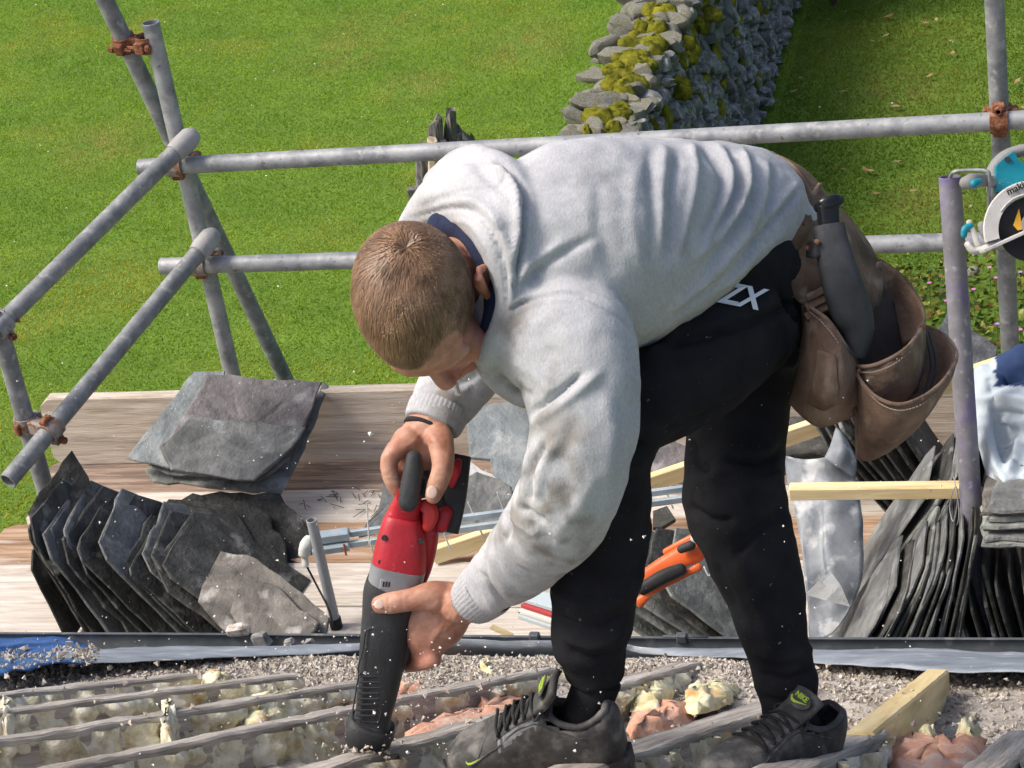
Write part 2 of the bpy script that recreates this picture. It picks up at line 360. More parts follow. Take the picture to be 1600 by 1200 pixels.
def garden_wall():
    t = thing('garden_wall', ((WX0+WX1)/2, 11, 0), 'mossy dry stone garden wall between the two lawns', 'wall')
    mb = MB(); ya, yb = 6.6, 18.0
    n = 60; G = []
    for i in range(n+1):
        y = ya+(yb-ya)*i/n; G.append([(WX0+.05, y, -.05), (WX0+.10, y, WH-.10), (WX1-.18, y, WH-.10), (WX1-.05, y, -.05)])
    mb.grid(G); mb.build('core', mat('wall_core', [(.03, .03, .025), (.08, .08, .07)], 12, 1, .8, 30, dist=.03), t)
    r = random.Random(3); cnt = 0; late = MB()
    # coping: two uneven rows of tilted flat stones
    y = 7.0
    while y < 16.3:
        d = r.uniform(.045, .11); w = r.uniform(.10, .17)
        for (x, wx) in ((WX0+.05, r.uniform(.05, .12)), (WX0+.19, r.uniform(.05, .13)), (WX1-.22, r.uniform(.05, .11))):
            dd = d*r.uniform(.6, 1.15); cc_ = (x+r.uniform(-.05, .04), y+r.uniform(-.035, .035), WH-.03+r.uniform(-.05, .06)); hf_ = (wx, dd*.62, r.uniform(.02, .055)); ro_ = (r.uniform(-.1, .6), r.uniform(-.35, .35), r.uniform(-.7, .7))
            if 9.0 < y < 13.4 and cnt < 215: stone(t, cc_, hf_, ro_, stone_m); cnt += 1
            else:
                me = r.choice(STONES); V = np.empty(len(me.vertices)*3); me.vertices.foreach_get('co', V); late.add(V.reshape(-1, 3)*A(hf_)+A(cc_), [tuple(p.vertices) for p in me.polygons])
        y += d*.80
    # right face, courses of thin slaty stones
    rest = MB(); cells = []
    z = .03
    while z < WH-.08:
        hh = r.uniform(.028, .058); y = 7.0
        while y < 16.5:
            d = r.uniform(.05, .14)*(1.0); cells.append((z+hh/1.0, y+d/2, d, hh)); y += d
        z += hh*1.75
    cells.sort(key=lambda q: abs(q[1]-12.3)-q[0]*.6)
    for i, (zz, yy, d, hh) in enumerate(cells):
        x = WX1-.05-.17*zz/WH+r.uniform(-.045, .045)
        rot = (r.uniform(-.5, .5), r.uniform(-.2, .2), r.uniform(-.2, .2)); half = (r.uniform(.05, .085), d*.55, hh*.95)
        if i < 80: stone(t, (x, yy, zz), half, rot, stone_d)
        else:
            me = r.choice(STONES); V = np.empty(len(me.vertices)*3); me.vertices.foreach_get('co', V); V = V.reshape(-1, 3)*A(half)
            Rm = np.array(Matrix.Rotation(rot[0], 3, 'X')); rest.add(V@Rm.T+A([x, yy, zz]), [tuple(p.vertices) for p in me.polygons])
    y = 7.0                                            # left face, seen as an edge
    while y < 16.3:
        for zz in (WH-.17, WH-.3, WH-.45, WH-.62):
            me = r.choice(STONES); V = np.empty(len(me.vertices)*3); me.vertices.foreach_get('co', V)
            rest.add(V.reshape(-1, 3)*A([.09, .09, .06])+A([WX0+.09-.04*(WH-zz)+r.uniform(-.05, .02), y+r.uniform(-.03, .03), zz]), [tuple(p.vertices) for p in me.polygons])
        y += .13
    o = rest.build('small_stones', stone_d, t, smooth=True, angle=38); tag(o, kind='stuff'); o = late.build('far_coping_stones', stone_m, t, smooth=True, angle=38); tag(o, kind='stuff')
    # moss cushions draped over the coping and the face
    mm = MB()
    spots = [(r.uniform(WX0+.12, WX1-.10), 7.1+9*i/330+r.uniform(-.08, .08), None) for i in range(330)]
    for (x, y, _) in spots:
        s = r.uniform(.022, .075); zz = WH+.025 if x < WX1-.24 else WH-.06-(x-(WX1-.24))*1.0
        k0 = mm.n; mm.ell((x, y, zz), (s*r.uniform(.9, 1.5), 0, -.01), (0, s*r.uniform(.5, .9), .02), (0, 0, r.uniform(.03, .055)), 18, 11)
        V = mm.v[-1]; V += (vnoise(V, 34, 2)*.014)[:, None]*A([.5, .5, 1.])+np.stack([vnoise(V, 95, 4+q) for q in range(3)], -1)*.010; mm.v[-1] = V
    for i in range(60):
        y = r.uniform(9.5, 15); zz = r.uniform(.2, 1.05); x = WX1+.005-.17*zz/WH; s = r.uniform(.04, .09)
        mm.ell((x, y, zz), (.03, 0, 0), (0, s, 0), (0, 0, s*r.uniform(.6, 1.3)), 12, 8); V = mm.v[-1]; mm.v[-1] = V+(vnoise(V, 40, 2)*.014)[:, None]
    o = mm.build('moss', moss_m, t, smooth=True); tag(o, 'yellow green moss cushions on the wall top', kind='stuff')
garden_wall()
# ------------------------------------------------------------------ leafy plants
def leaf_cloud(name, base, pts, size, cols, label, cat, parent=None, seed=1, up=.4):
    r = np.random.default_rng(seed); n = len(pts)
    d = r.normal(0, 1, (n, 3)); d[:, 2] = np.abs(d[:, 2])*up; d /= np.linalg.norm(d, axis=1, keepdims=True)
    s = np.cross(d, r.normal(0, 1, (n, 3))); s /= np.linalg.norm(s, axis=1, keepdims=True); L = (size*r.uniform(.6, 1.3, n))[:, None]
    nn = np.cross(d, s)
    V = np.stack([pts, pts+d*L*.5+s*L*.33+nn*L*.06, pts+d*L, pts+d*L*.5-s*L*.33+nn*L*.06], 1)
    c = np.asarray(cols)[r.integers(0, len(cols), n)]*r.uniform(.7, 1.25, (n, 1))
    me = tri_soup(V-A(base), name, leafmat(name+'_leaf', .45, .2), np.concatenate([c, np.ones((n, 1))], 1))
    return me
def bed():
    r = np.random.default_rng(5)
    n = 9000; x = r.uniform(-1.35, .7, n); y = r.uniform(8.3, 10.75, n); hh = (.10+.09*fbm(np.stack([x, y, 0*x], -1), 3, 4)).clip(.02, .4)
    k = (y < 10.72+.1*np.sin(x*9)) & (x > -1.0-.3*(10.7-y)); x, y, hh = x[k], y[k], hh[k]
    pts = np.stack([x, y, hh*r.uniform(.2, 1, len(x))], -1)
    me = leaf_cloud('flower_bed', (0, 0, 0), pts, .035, [(.10, .17, .02), (.16, .22, .04), (.26, .27, .05), (.06, .11, .02), (.16, .09, .03)], '', '', seed=8)
    o = bpy.data.objects.new('ground_cover', me); COL.objects.link(o); tag(o, 'low leafy ground cover plants in the flower bed', 'plants', kind='stuff')
    fm = [mat('petal_pink', [(.62, .16, .52)], bump=0, rough=.6), mat('petal_violet', [(.42, .22, .62)], bump=0, rough=.6)]
    for i, (u, v) in enumerate(((1500, 411), (1546, 418), (1556, 434), (1594, 425), (1452, 442), (1521, 452), (1558, 506), (1594, 515), (1478, 470), (1510, 492), (1586, 462))):
        c = onz(u, v, .17); mb = MB()
        th = thing('garden_flower', (c[0], c[1], .03), 'small %s flower in the leafy garden bed' % ('pink' if i % 3 else 'violet'), 'flower', 'flowers in the garden bed')
        MB().tube([c*[1, 1, 0]+A([0, 0, .03]), c], .002, 5).build('stem', leaf_green, th)
        for k in range(5):
            a = k*1.2566+i; d = A([math.cos(a), math.sin(a), .15])*.012; s = A([-math.sin(a), math.cos(a), 0])*.0065
            mb.add([c, c+d*.6+s, c+d*1.1, c+d*.6-s], [(0, 1, 2, 3)])
        mb.build('petals', fm[0 if i % 3 else 1], th)
    c = onz(1518, 425, .06)
    mb = MB(); mb.ell(c, (.04, 0, 0), (0, .03, 0), (0, 0, .025), 10, 7); V = mb.v[0]; mb.v[0] = V+(vnoise(V, 25)*.008)[:, None]
    tag(mb.build('garden_stone', stone_m), 'pale rounded stone among the leafy plants in the flower bed', 'stone')
leaf_green = mat('stem_green', [(.07, .12, .02)], bump=0)
bed()
def shrub():
    r = np.random.default_rng(2); base = A([-1.72, 15.0, 0])
    t = thing('shrub', base, 'leafy shrub with rounded pale leaves growing against the stone wall', 'shrub')
    pts = base+r.normal(0, 1, (1500, 3))*A([.26, .30, .16])+A([.05, .1, .62]); pts = pts[pts[:, 2] > .1]
    pts = pts[(fbm(pts, 6, 2) > -.35)]
    me = leaf_cloud('foliage', base, pts, .065, [(.05, .09, .02), (.10, .16, .03), (.20, .26, .07), (.28, .32, .12)], '', '', seed=3)
    o = bpy.data.objects.new('foliage', me); COL.objects.link(o); o.parent = t
    for k in range(6):
        e = base+A([r.normal(0, .2), r.normal(0, .2), .75]); m_ = (base+e)/2+r.normal(0, .04, 3)
        MB().tube([base, m_, e], [.012, .008, .003], 6).build('stem', bark, t)
bark = mat('bark', [(.06, .04, .025), (.14, .10, .07)], 20, .9, .6, 40)
shrub()
def stump():
    base = onz(686, 292, 0)
    t = thing('split_log_pile', base, 'small heap of split grey logs and dark slates standing on the lawn', 'log pile')
    r = random.Random(4); grey = mat('weathered_log', [(.05, .05, .048), (.14, .135, .13), (.30, .28, .26)], 16, .9, .7, 50, stretch=(6, 6, 1)); pale = mat('pale_cut_log', [(.35, .27, .17), (.60, .52, .40)], 20, .8, .4, 60)
    X = RIGHT*[1, 1, 0]; X = nrm(X); Yd = A([-X[1], X[0], 0])
    def log(cx, cy, z0, w, d, h, lean, m):
        mb = MB(); n = 7; ring = []
        for k in range(n):
            a = 2*math.pi*k/n+.3; q = r.uniform(.8, 1.15); ring.append((math.cos(a)*w*q, math.sin(a)*d*q))
        G = []
        for i in range(6):
            f = i/5; G.append([base+X*(cx+p[0]*(1-.25*f)+lean*f*h)+Yd*(cy+p[1]*(1-.2*f))+A([0, 0, z0+h*f+(r.uniform(-.04, .05) if i == 5 else 0)]) for p in ring])
        mb.grid(G, True); mb.add(G[-1], [tuple(range(n))]); mb.add(G[0], [tuple(range(n-1, -1, -1))]); mb.build('log', m, t)
    for q in ((-.10, .02, 0, .055, .05, .27, .10, grey), (-.02, -.03, 0, .045, .05, .30, .12, pale), (.06, .0, 0, .05, .05, .26, .06, grey), (.13, .03, 0, .045, .05, .22, -.05, grey), (-.02, .09, .0, .06, .05, .40, .16, grey), (.07, .10, 0, .055, .05, .42, .16, grey), (.15, .10, 0, .05, .05, .33, .04, grey), (.22, .08, 0, .05, .05, .30, .0, grey), (.03, .05, .2, .06, .05, .20, .02, grey)): log(*q)
    mb = MB(); mb.bbox(base+X*-.06+A([0, 0, .028])-Yd*.09, X*.13, Yd*.03, A([0, 0, .028]), .006); mb.build('base_slab', grey, t)
stump()
# ================================================================== scaffold
WAX = mat  # alias kept short
def plank_mat(name, stops, **k):
    return mat(name, stops, 10, .85, .7, 45, stretch=(.40, 6, 6), dist=.004, detail=10, distort=.6, **k)
wood_white = plank_mat('bleached_board', [(.3, (.36, .30, .24)), (.48, (.54, .48, .41)), (.62, (.68, .63, .57)), (.75, (.40, .34, .28))], extra=chain(speck((.24, .17, .12), 24, .62, .72, .7), speck((.56, .52, .47), 5, .45, .65, .5, 6)))
wood_tan = plank_mat('tan_board', [(.3, (.20, .115, .06)), (.5, (.36, .22, .13)), (.65, (.47, .33, .23)), (.78, (.26, .16, .09))], extra=speck((.62, .57, .50), 8, .55, .68, .6))
wood_grey = plank_mat('brown_stained_board', [(.3, (.14, .09, .065)), (.5, (.28, .20, .15)), (.68, (.42, .33, .26))], extra=chain(speck((.13, .10, .085), 5, .5, .66, .8), speck((.58, .54, .48), 30, .6, .7, .7, 9)))
wood_toe = plank_mat('pale_toe_board', [(.3, (.36, .29, .22)), (.5, (.56, .48, .39)), (.68, (.72, .65, .56))], extra=chain(speck((.30, .26, .22), 3, .56, .70, .6), speck((.20, .13, .08), 18, .66, .74, .8, 9), speck((.70, .66, .60), 26, .6, .7, .6, 5)))
def tube(name, a, b, m, label, group=None, ri=.0205):
    mb = MB(); mb.pipe(a, b, HW, ri, 24); o = mb.build(name, m, smooth=True, angle=35); return tag(o, label, 'scaffold tube', group)
def axpt(u, v, y=OY): return ony(u, v, y)
xL = -2.434
gt = 'scaffold tubes'
tube('scaffold_standard', (xL, OY+.05, 0.0), (xL, OY+.05, axpt(225, 45)[2]), galv, 'upright scaffold tube with an open top end at the platform corner', gt)
yR = OY+.05
tube('scaffold_standard', (-.215, yR, 0.0), (-.215, yR, 4.2), galv_old, 'tall upright scaffold tube behind the circular saw', gt)
b0 = axpt(0, 545); 
pA2 = P(38, 650, 5.80)*A([1, 1, 0]); pA = ony(6, 515, pA2[1])
tube('scaffold_standard', (pA2[0], pA2[1], 0), (pA2[0], pA2[1], pA[2]+.05), galv_old, 'short upright scaffold tube joined to both side rails', gt)
# rails along the eaves
zt = axpt(270, 255)[2]; zm = axpt(300, 415)[2]
tube('guard_rail', axpt(218, 262), axpt(218, 262)+(axpt(1700, 182)-axpt(218, 262))*1.9, galv, 'top guard rail tube passing behind the bent man', gt)
tube('guard_rail', axpt(252, 416), axpt(252, 416)+(axpt(1700, 372)-axpt(252, 416))*1.9, galv, 'lower guard rail tube running behind the man at head height', gt)
# side rails
e0 = P(288, 224, 6.02); e1 = P(-40, 548, 5.62)
tube('side_rail', e0, e1, galv_old, 'upper side rail tube sloping across the lawn to the corner upright', gt)
f0 = P(322, 380, 6.16); f1 = P(12, 752, 5.66)
tube('side_rail', f0, f1, galv_old, 'lower side rail tube with its open end pointing at the slates', gt)
# raking brace behind the corner
k0 = axpt(150, -30, OY+.02); k1 = axpt(445, 590, OY+.30); kd = k1-k0
tube('brace_tube', k0, k1+kd*.15, galv_old, 'diagonal brace tube crossing behind the corner upright', gt)
# upright with the saw hanging on it
PX = P(1484, 280, 4.80); PX2 = P(1530, 985, 4.95); 
pole_top = P(1484, 276, 4.74); pole_bot = P(1532, 1010, 5.02); pole_bot = pole_top+(pole_bot-pole_top)*((pole_top[2]-PZ+.0)/(pole_top[2]-pole_bot[2]))
tube('purple_scaffold_pole', pole_top, pole_bot, galv_purple, 'purple stained scaffold pole with the saw hooked on its open top', gt)
def coupler(p1, a1, p2, a2, label, m=clampm, at=None):
    """double coupler: two bands, each round its own tube, with a forged body between, flap, hinge and bolt"""
    p1, p2, a1, a2 = A(p1, float), A(p2, float), nrm(a1), nrm(a2); w0 = p1-p2; b = a1@a2; d_ = a1@w0; e_ = a2@w0; D = 1-b*b
    q1 = p1+a1*((b*e_-d_)/D); q2 = p2+a2*((e_-b*d_)/D)
    if at: q1, q2 = A(at[0]), A(at[1])
    c = (q1+q2)/2
    t = thing('scaffold_coupler', c, label, 'scaffold coupler', 'scaffold couplers'); n = nrm(q2-q1)
    mb = MB(); g = np.linalg.norm(q2-q1); s_ = nrm(np.cross(n, a1)); mb.bbox(c, n*max(g/2-HW*.7, .008), a1*.02, s_*.019, .004); mb.build('body', m, t)
    for (cc, ax, s) in ((q1, a1, 1), (q2, a2, -1)):
        nn_ = n*s; q = np.cross(ax, nn_); w_ = .022; mb = MB()
        ring = [(cc+nn_*(HW+.0015+d)*math.cos(k*math.pi/10)+q*(HW+.0015+d)*math.sin(k*math.pi/10)) for d in (0, .0055) for k in range(20)]
        vs = [p+ax*e for e in (-w_, w_) for p in ring]; fs = []
        for k in range(20):
            j = (k+1) % 20
            fs += [(20+k, 20+j, 60+j, 60+k), (k, 40+k, 40+j, j), (k, j, 20+j, 20+k), (40+k, 60+k, 60+j, 40+j)]
        mb.add(vs, fs); mb.build('band', m, t, smooth=True, angle=40)
        h = cc+q*(HW+.013); mb = MB(); mb.bbox(h, nn_*.014, q*.010, ax*.016, .003); mb.build('flap', m, t)
        mb = MB(); mb.bbox(cc-q*(HW+.010), nn_*.010, q*.007, ax*.017, .003); mb.build('hinge', rust, t)
        mb = MB(); mb.tube([h-nn_*.030, h+nn_*.038], .0055, 8); mb.build('bolt', rust, t, smooth=True, angle=40)
        mb = MB(); mb.tube([h-nn_*.030, h-nn_*.018], .0105, 6); mb.build('nut', rust, t)
    return t
Zv = A([0, 0, 1.]); Xv = A([1., 0, 0]); s1 = nrm(e1-e0); s2 = nrm(f1-f0); cor = (xL, OY+.05, 3.0)
coupler((xL, OY+.05, 3.4), Zv, k0, kd, 'rusty coupler joining the brace to the top of the corner upright', rust, (axpt(229, 68, OY+.05), k0+kd*((k0[2]-axpt(195, 66, OY+.06)[2])/(-kd[2]))))
ta, tb_ = axpt(218, 262), axpt(1700, 182); ma, mb2 = axpt(252, 416), axpt(1700, 372)
coupler(cor, Zv, ta, tb_-ta, 'coupler where the top guard rail meets the corner upright')
coupler(cor, Zv, ma, mb2-ma, 'coupler where the lower guard rail meets the corner upright')
coupler((-.215, yR, 3), Zv, ta, tb_-ta, 'rusty coupler holding the top guard rail to the tall upright', rust)
coupler(pA2, Zv, e0, s1, 'shiny new coupler on the upper side rail', galv)
coupler(pA2, Zv, f0, s2, 'rust stained coupler on the lower side rail')
# tube end caps on the side rails (grey plastic)
capm = mat('grey_cap', [(.28, .27, .26), (.42, .41, .40)], 20, .7, .3)
for (p, d, lab) in ((e0, -s1, 'grey plastic end cap on the upper side rail'), (f0, -s2, 'grey plastic end cap on the lower side rail')):
    mb = MB(); mb.tube([p-d*.045, p-d*.02, p+d*.025, p+d*.045, p+d*.052], [HW+.003, HW+.007, HW+.006, HW-.004, .004], 16); tag(mb.build('tube_end_cap', capm, smooth=True, angle=50), lab, 'end cap', 'tube end caps')
# boards: toe board on edge, five platform boards
def board(name, a, b, wdir, wid, thk, m, label, group='scaffold boards', cat='scaffold board', cut=None):
    """plank with clipped corners; a-b runs along its length, wdir across it"""
    a, b = A(a, float), A(b, float); T = nrm(b-a); W = nrm(wdir); N = nrm(np.cross(T, W)); L = np.linalg.norm(b-a)
    n = 28; G = []; c = .006; sg = 1 if thk > 0 else -1; thk = abs(thk)
    sec = [(0, c), (0, thk-c), (c, thk), (wid-c, thk), (wid, thk-c), (wid, c), (wid-c, 0), (c, 0)]
    mb = MB(); xs = [0, .002, .03]+[L*i/n for i in range(1, n)]+[L-.03, L-.002, L]
    rr = random.Random(hash(label) % 999); sag = rr.uniform(-.004, .004); ph = rr.uniform(0, 6)
    for i, x in enumerate(xs):
        ins = 1 if i in (0, len(xs)-1) else 0; clip = max(0, .03-x, .03-(L-x))
        row = []
        for (y, z) in sec:
            yy = min(max(y, clip+ins*.002), wid-clip-ins*.002)+.002*math.sin(x*3.1+ph+y*9); zz = min(max(z, ins*.003), thk-ins*.003)-(thk if sg < 0 else 0)
            row.append(a+T*x+W*yy+N*(zz+sag*math.sin(math.pi*x/L)+.0015*math.sin(x*7+y*20+ph)))
        G.append(row)
    mb.grid(G, True); mb.add(G[0], [tuple(range(8))]); mb.add(G[-1], [tuple(range(7, -1, -1))])
    # local frame along the board so that the grain runs with it
    o = A(a); me = bpy.data.meshes.new(name); F3 = np.stack([T, W, N]); V = (mb.verts()-o)@F3.T; me.from_pydata(V.tolist(), [], mb.f)
    ob = bpy.data.objects.new(name, me); COL.objects.link(ob); me.materials.append(m)
    ob.matrix_world = Matrix([[*F3[:, 0], o[0]], [*F3[:, 1], o[1]], [*F3[:, 2], o[2]], [0, 0, 0, 1]])
    return tag(ob, label, cat, group)
zb = axpt(110, 718)[2]
board('toe_board', A([axpt(66, 622)[0], OY-.03, PZ-.006]), A([2.4, OY-.03, PZ-.006]), (0, 0, 1), .236, -.038, wood_toe, 'wooden toe board standing on edge along the platform behind the slates')
PB = [(5.062, .180), (4.892, .167), (4.686, .203), (4.481, .202), (4.258, .220), (4.03, .225)]
bl = ['brown scaffold board lying against the toe board', 'white bleached scaffold board under the flat slate pile', 'orange brown scaffold board with a stubby end', 'white bleached scaffold board under the grey pipe', 'paint flecked scaffold board under the leaning slates', 'bleached scaffold board tucked beside the gutter']
xs0 = [onz(84, 722, PZ)[0], onz(60, 782, PZ)[0], onz(4, 828, PZ)[0], -3.6, -3.6, -3.6]
for k, (py_, wd_) in enumerate(PB):
    board('scaffold_board', A([xs0[k], py_, PZ]), A([2.4, py_, PZ]), (0, 1, 0), wd_, -.038, [wood_grey, wood_white, wood_tan, wood_white, wood_white, wood_white][k], bl[k])
for x, lb in ((-2.7, 'cross tube carrying the platform boards below the leaning slates'), (-.6, 'cross tube carrying the platform boards below the right hand slates')):
    tube('transom_tube', (x, OY+.2, PZ-.068), (x, 4.0, PZ-.068), galv_old, lb, gt)
# ================================================================== roof and gutter
PITCH = math.radians(30); GY = 3.82; GZ = 5.2-2.765
RN = A([0, math.sin(PITCH), math.cos(PITCH)]); RS = A([0, -math.cos(PITCH), math.sin(PITCH)])   # roof normal, up-slope
def onr(u, v, h=0): return on(u, v, A([0, GY, GZ])+RN*h, RN)
roof_base = mat('roof_dust', [(.22, .195, .165), (.40, .36, .315), (.54, .50, .45)], 12, .95, .8, 90, dist=.01)
pink = mat('pink_insulation', [(.3, (.40, .17, .09)), (.5, (.62, .33, .22)), (.7, (.74, .50, .40))], 14, .95, .6, 60, dist=.008, extra=speck((.70, .62, .52), 18, .56, .7, .6))
foam = mat('old_yellow_foam', [(.3, (.34, .30, .18)), (.45, (.58, .55, .40)), (.6, (.74, .71, .60)), (.75, (.50, .48, .40))], 26, .9, .7, 110, dist=.006, extra=speck((.36, .20, .05), 14, .60, .72, .8))
foam_y = mat('fresh_yellow_foam', [(.3, (.46, .38, .16)), (.5, (.68, .63, .40)), (.7, (.78, .75, .58))], 22, .85, .6, 90, dist=.006, extra=speck((.50, .24, .04), 10, .58, .72, .8))
raft_m = mat('old_rafter_wood', [(.3, (.22, .19, .165)), (.5, (.44, .395, .35)), (.68, (.64, .60, .55))], 9, .95, .9, 40, stretch=(.5, 8, 8), dist=.006, extra=speck((.38, .36, .33), 20, .6, .7, .6))
new_wood = mat('new_timber', [(.3, (.52, .38, .17)), (.5, (.70, .55, .29)), (.7, (.80, .68, .42))], 5, .7, .25, 30, stretch=(.6, 6, 6), dist=.003, extra=chain(speck((.25, .16, .06), 22, .66, .74, .7), speck((.30, .22, .12), 4, .58, .7, .5, 4)))
def wmat(o):
    m = o.matrix_basis.copy()
    return wmat(o.parent)@o.matrix_parent_inverse@m if o.parent else m
def frame_obj(name, V, F, o, T, W, N, m, parent=None, smooth=False):
    """mesh stored in a local frame (T, W, N) so that grain textures run along T"""
    F3 = np.stack([T, W, N]); me = bpy.data.meshes.new(name); me.from_pydata(((V-o)@F3.T).tolist(), [], F)
    ob = bpy.data.objects.new(name, me); COL.objects.link(ob); me.materials.append(m)
    M = Matrix([[*F3[:, 0], o[0]], [*F3[:, 1], o[1]], [*F3[:, 2], o[2]], [0, 0, 0, 1]])
    if parent is not None:
        ob.parent = parent; ob.matrix_parent_inverse = wmat(parent).inverted()
    ob.matrix_basis = M
    if smooth: me.polygons.foreach_set('use_smooth', [True]*len(me.polygons))
    return ob
# roof body: sagging debris layer between the rafters
n1, n2 = 188, 110; xs = np.linspace(-3.6, 2.3, n1); ss = np.linspace(-.03, 2.1, n2)
XX, SS = np.meshgrid(xs, ss, indexing='ij')
B = A([0, GY, GZ])+XX[..., None]*A([1, 0, 0])+SS[..., None]*RS
H = -.072+(.018*fbm(B, 5, 3)+.010*fbm(B, 21, 5))*np.clip(SS/.45, .12, 1)+.072*np.clip(1-SS/.6, 0, 1)**1.3*(.93+.07*fbm(B, 4, 8))
G = B+H[..., None]*RN
mb = MB(); mb.grid(G); roof = mb.build('roof', roof_base, smooth=True); tag(roof, kind='structure')
mb = MB(); mb.box((-1.2, 3.45, GZ/2-.06), (2.4, 0, 0), (0, .15, 0), (0, 0, GZ/2-.06)); tag(mb.build('building_wall', stone_m), kind='structure')
RD = {}
def rafter(key, p, q, ext, wid=.045, dep=.13, h=.0, m=raft_m, residue=True, seed=1, wob=.0026, parent=roof, name='rafter', end=0.0):
    a = onr(*p, h); b = onr(*q, h); T = nrm(b-a); a = a-T*ext; b = b+T*end; W = nrm(np.cross(T, RN)); N = np.cross(W, T); L = np.linalg.norm(b-a)
    if W[0] < 0: W = -W
    n = int(L/.025); Gs = []
    for i in range(n+1):
        x = L*i/n; row = []
        for (y, z) in ((0, -dep), (0, -.004), (.004, 0), (wid*.5, .0), (wid-.004, 0), (wid, -.004), (wid, -dep*.5), (wid, -dep)):
            pnt = a+T*x+W*y+N*z; row.append(pnt)
        Gs.append(row)
    Gs = np.array(Gs); nz = np.stack([vnoise(Gs, 26, seed+k) for k in range(3)], -1)*wob+np.stack([vnoise(Gs, 90, seed+5+k) for k in range(3)], -1)*wob*.5
    Gs = Gs+nz; mb = MB(); mb.grid(Gs, True); k = len(Gs[0]); mb.f += [tuple(range(k)), tuple(range(n*k+k-1, n*k-1, -1))]
    if np.dot(np.cross(T, W), N) < 0: Wf = -W
    else: Wf = W
    o = frame_obj(name, mb.verts(), mb.f, a, T, Wf, N, m, parent)
    RD[key] = (a, b, T, W, N, L)
    if residue:
        r = np.random.default_rng(seed); nx, ny = int(L/.007), 16
        xx = np.linspace(0, L, nx)[:, None]*np.ones(ny)[None]; zz = -.010-(dep-.02)*np.linspace(0, 1, ny)[None]*np.ones((nx, 1))
        pp = a+xx[..., None]*T+zz[..., None]*N+(wid+.001)*W
        th = fbm(pp*A([1, 1, 1.]), 16, seed+11)*.5+fbm(pp, 55, seed+2, 2)*.35+.35*fbm(np.stack([xx*22, xx*0, zz*3], -1), 1, seed)
        thick = np.clip(th+.24+.30*np.exp(-np.abs(zz+.022)/.014)*(.4+fbm(np.stack([xx*9, xx*0, xx*0], -1), 1, seed+4))+.9*np.clip((-zz-.05)/dep, 0, 1)*.35, 0, 1)
        pp = pp+(W*.036)[None, None]*(thick-.12)[..., None]
        fs = []
        for i in range(nx-1):
            for j in range(ny-1):
                fs.append((i*ny+j, (i+1)*ny+j, (i+1)*ny+j+1, i*ny+j+1))
        frame_obj('foam_residue', pp.reshape(-1, 3), fs, a, T, Wf, N, foam, o, True)
    return o
rafter('R1', (0, 1080), (290, 1050), .6, seed=1)
rafter('R2', (0, 1106), (450, 1050), .6, seed=2)
rafter('R3', (0, 1150), (575, 1058), .6, seed=3)
rafter('R4', (60, 1198), (844, 1042), .7, seed=4)
rafter('R5', (480, 1192), (1058, 1033), .6, wid=.055, seed=5)
rafter('R6', (984, 1158), (1190, 1092), 1.0, wid=.07, seed=6)
rafter('R7', (1190, 1192), (1310, 1138), .6, wid=.085, seed=7)
rafter('R8', (1500, 1200), (1575, 1140), .6, wid=.06, seed=8)
o = rafter('N1', (1322, 1142), (1446, 1046), .0, wid=.046, dep=.075, h=.006, m=new_wood, residue=False, wob=.0008, parent=None, name='new_timber_block')
tag(o, 'clean yellow timber block nailed to an old rafter by the gutter', 'timber')
# insulation wads between the rafters
def lump(name, pts, h, hgt, m, label=None, parent=roof, seed=1, rough=.012, fs=30, n=26):
    """pillow over an outline on the roof: pts are photo points lying at height h on the roof"""
    poly = np.array([onr(u, v, h) for u, v in pts]); c = poly.mean(0)
    poly = np.array(catmull(list(poly)+[poly[0]], 6)[:-1]); G = []
    for k in range(7):
        f = [1.0, .96, .86, .7, .5, .28, .06][k]; z = [-.03, 0, .45, .75, .93, 1, 1.02][k]
        ring = c+(poly-c)*f+RN*hgt*(z if k else -.4)
        ring = ring+np.stack([fbm(ring, fs, seed+q, 2) for q in range(3)], -1)*rough*(1 if k else .4); G.append(ring)
    mb = MB(); mb.grid(G, True); nn = len(poly); mb.f.append(tuple((6*nn+i) for i in range(nn)))
    o = mb.build(name, m, parent, smooth=True)
    if label: o['label'] = label
    return o
for i, (pts, hg) in enumerate((
        ([(150, 1090), (165, 1070), (200, 1062), (222, 1072), (215, 1086)], .05),
        ([(608, 1100), (615, 1072), (680, 1068), (720, 1040), (742, 1062), (690, 1085)], .05),
        ([(612, 1168), (640, 1150), (720, 1125), (800, 1085), (842, 1082), (828, 1110), (760, 1150)], .05),
        ([(985, 1150), (984, 1120), (1040, 1112), (1080, 1100), (1100, 1106), (1060, 1130)], .05),
        ([(1380, 1196), (1392, 1168), (1440, 1156), (1480, 1172), (1540, 1160), (1545, 1190), (1500, 1215), (1420, 1215)], .06),
        ([(530, 1120), (555, 1090), (566, 1075), (570, 1110)], .05),
        ([(1285, 1144), (1300, 1132), (1325, 1134), (1318, 1146)], .03))):
    lump('insulation_wad', pts, -.055, hg*.42, pink, seed=i, rough=.013, fs=45)
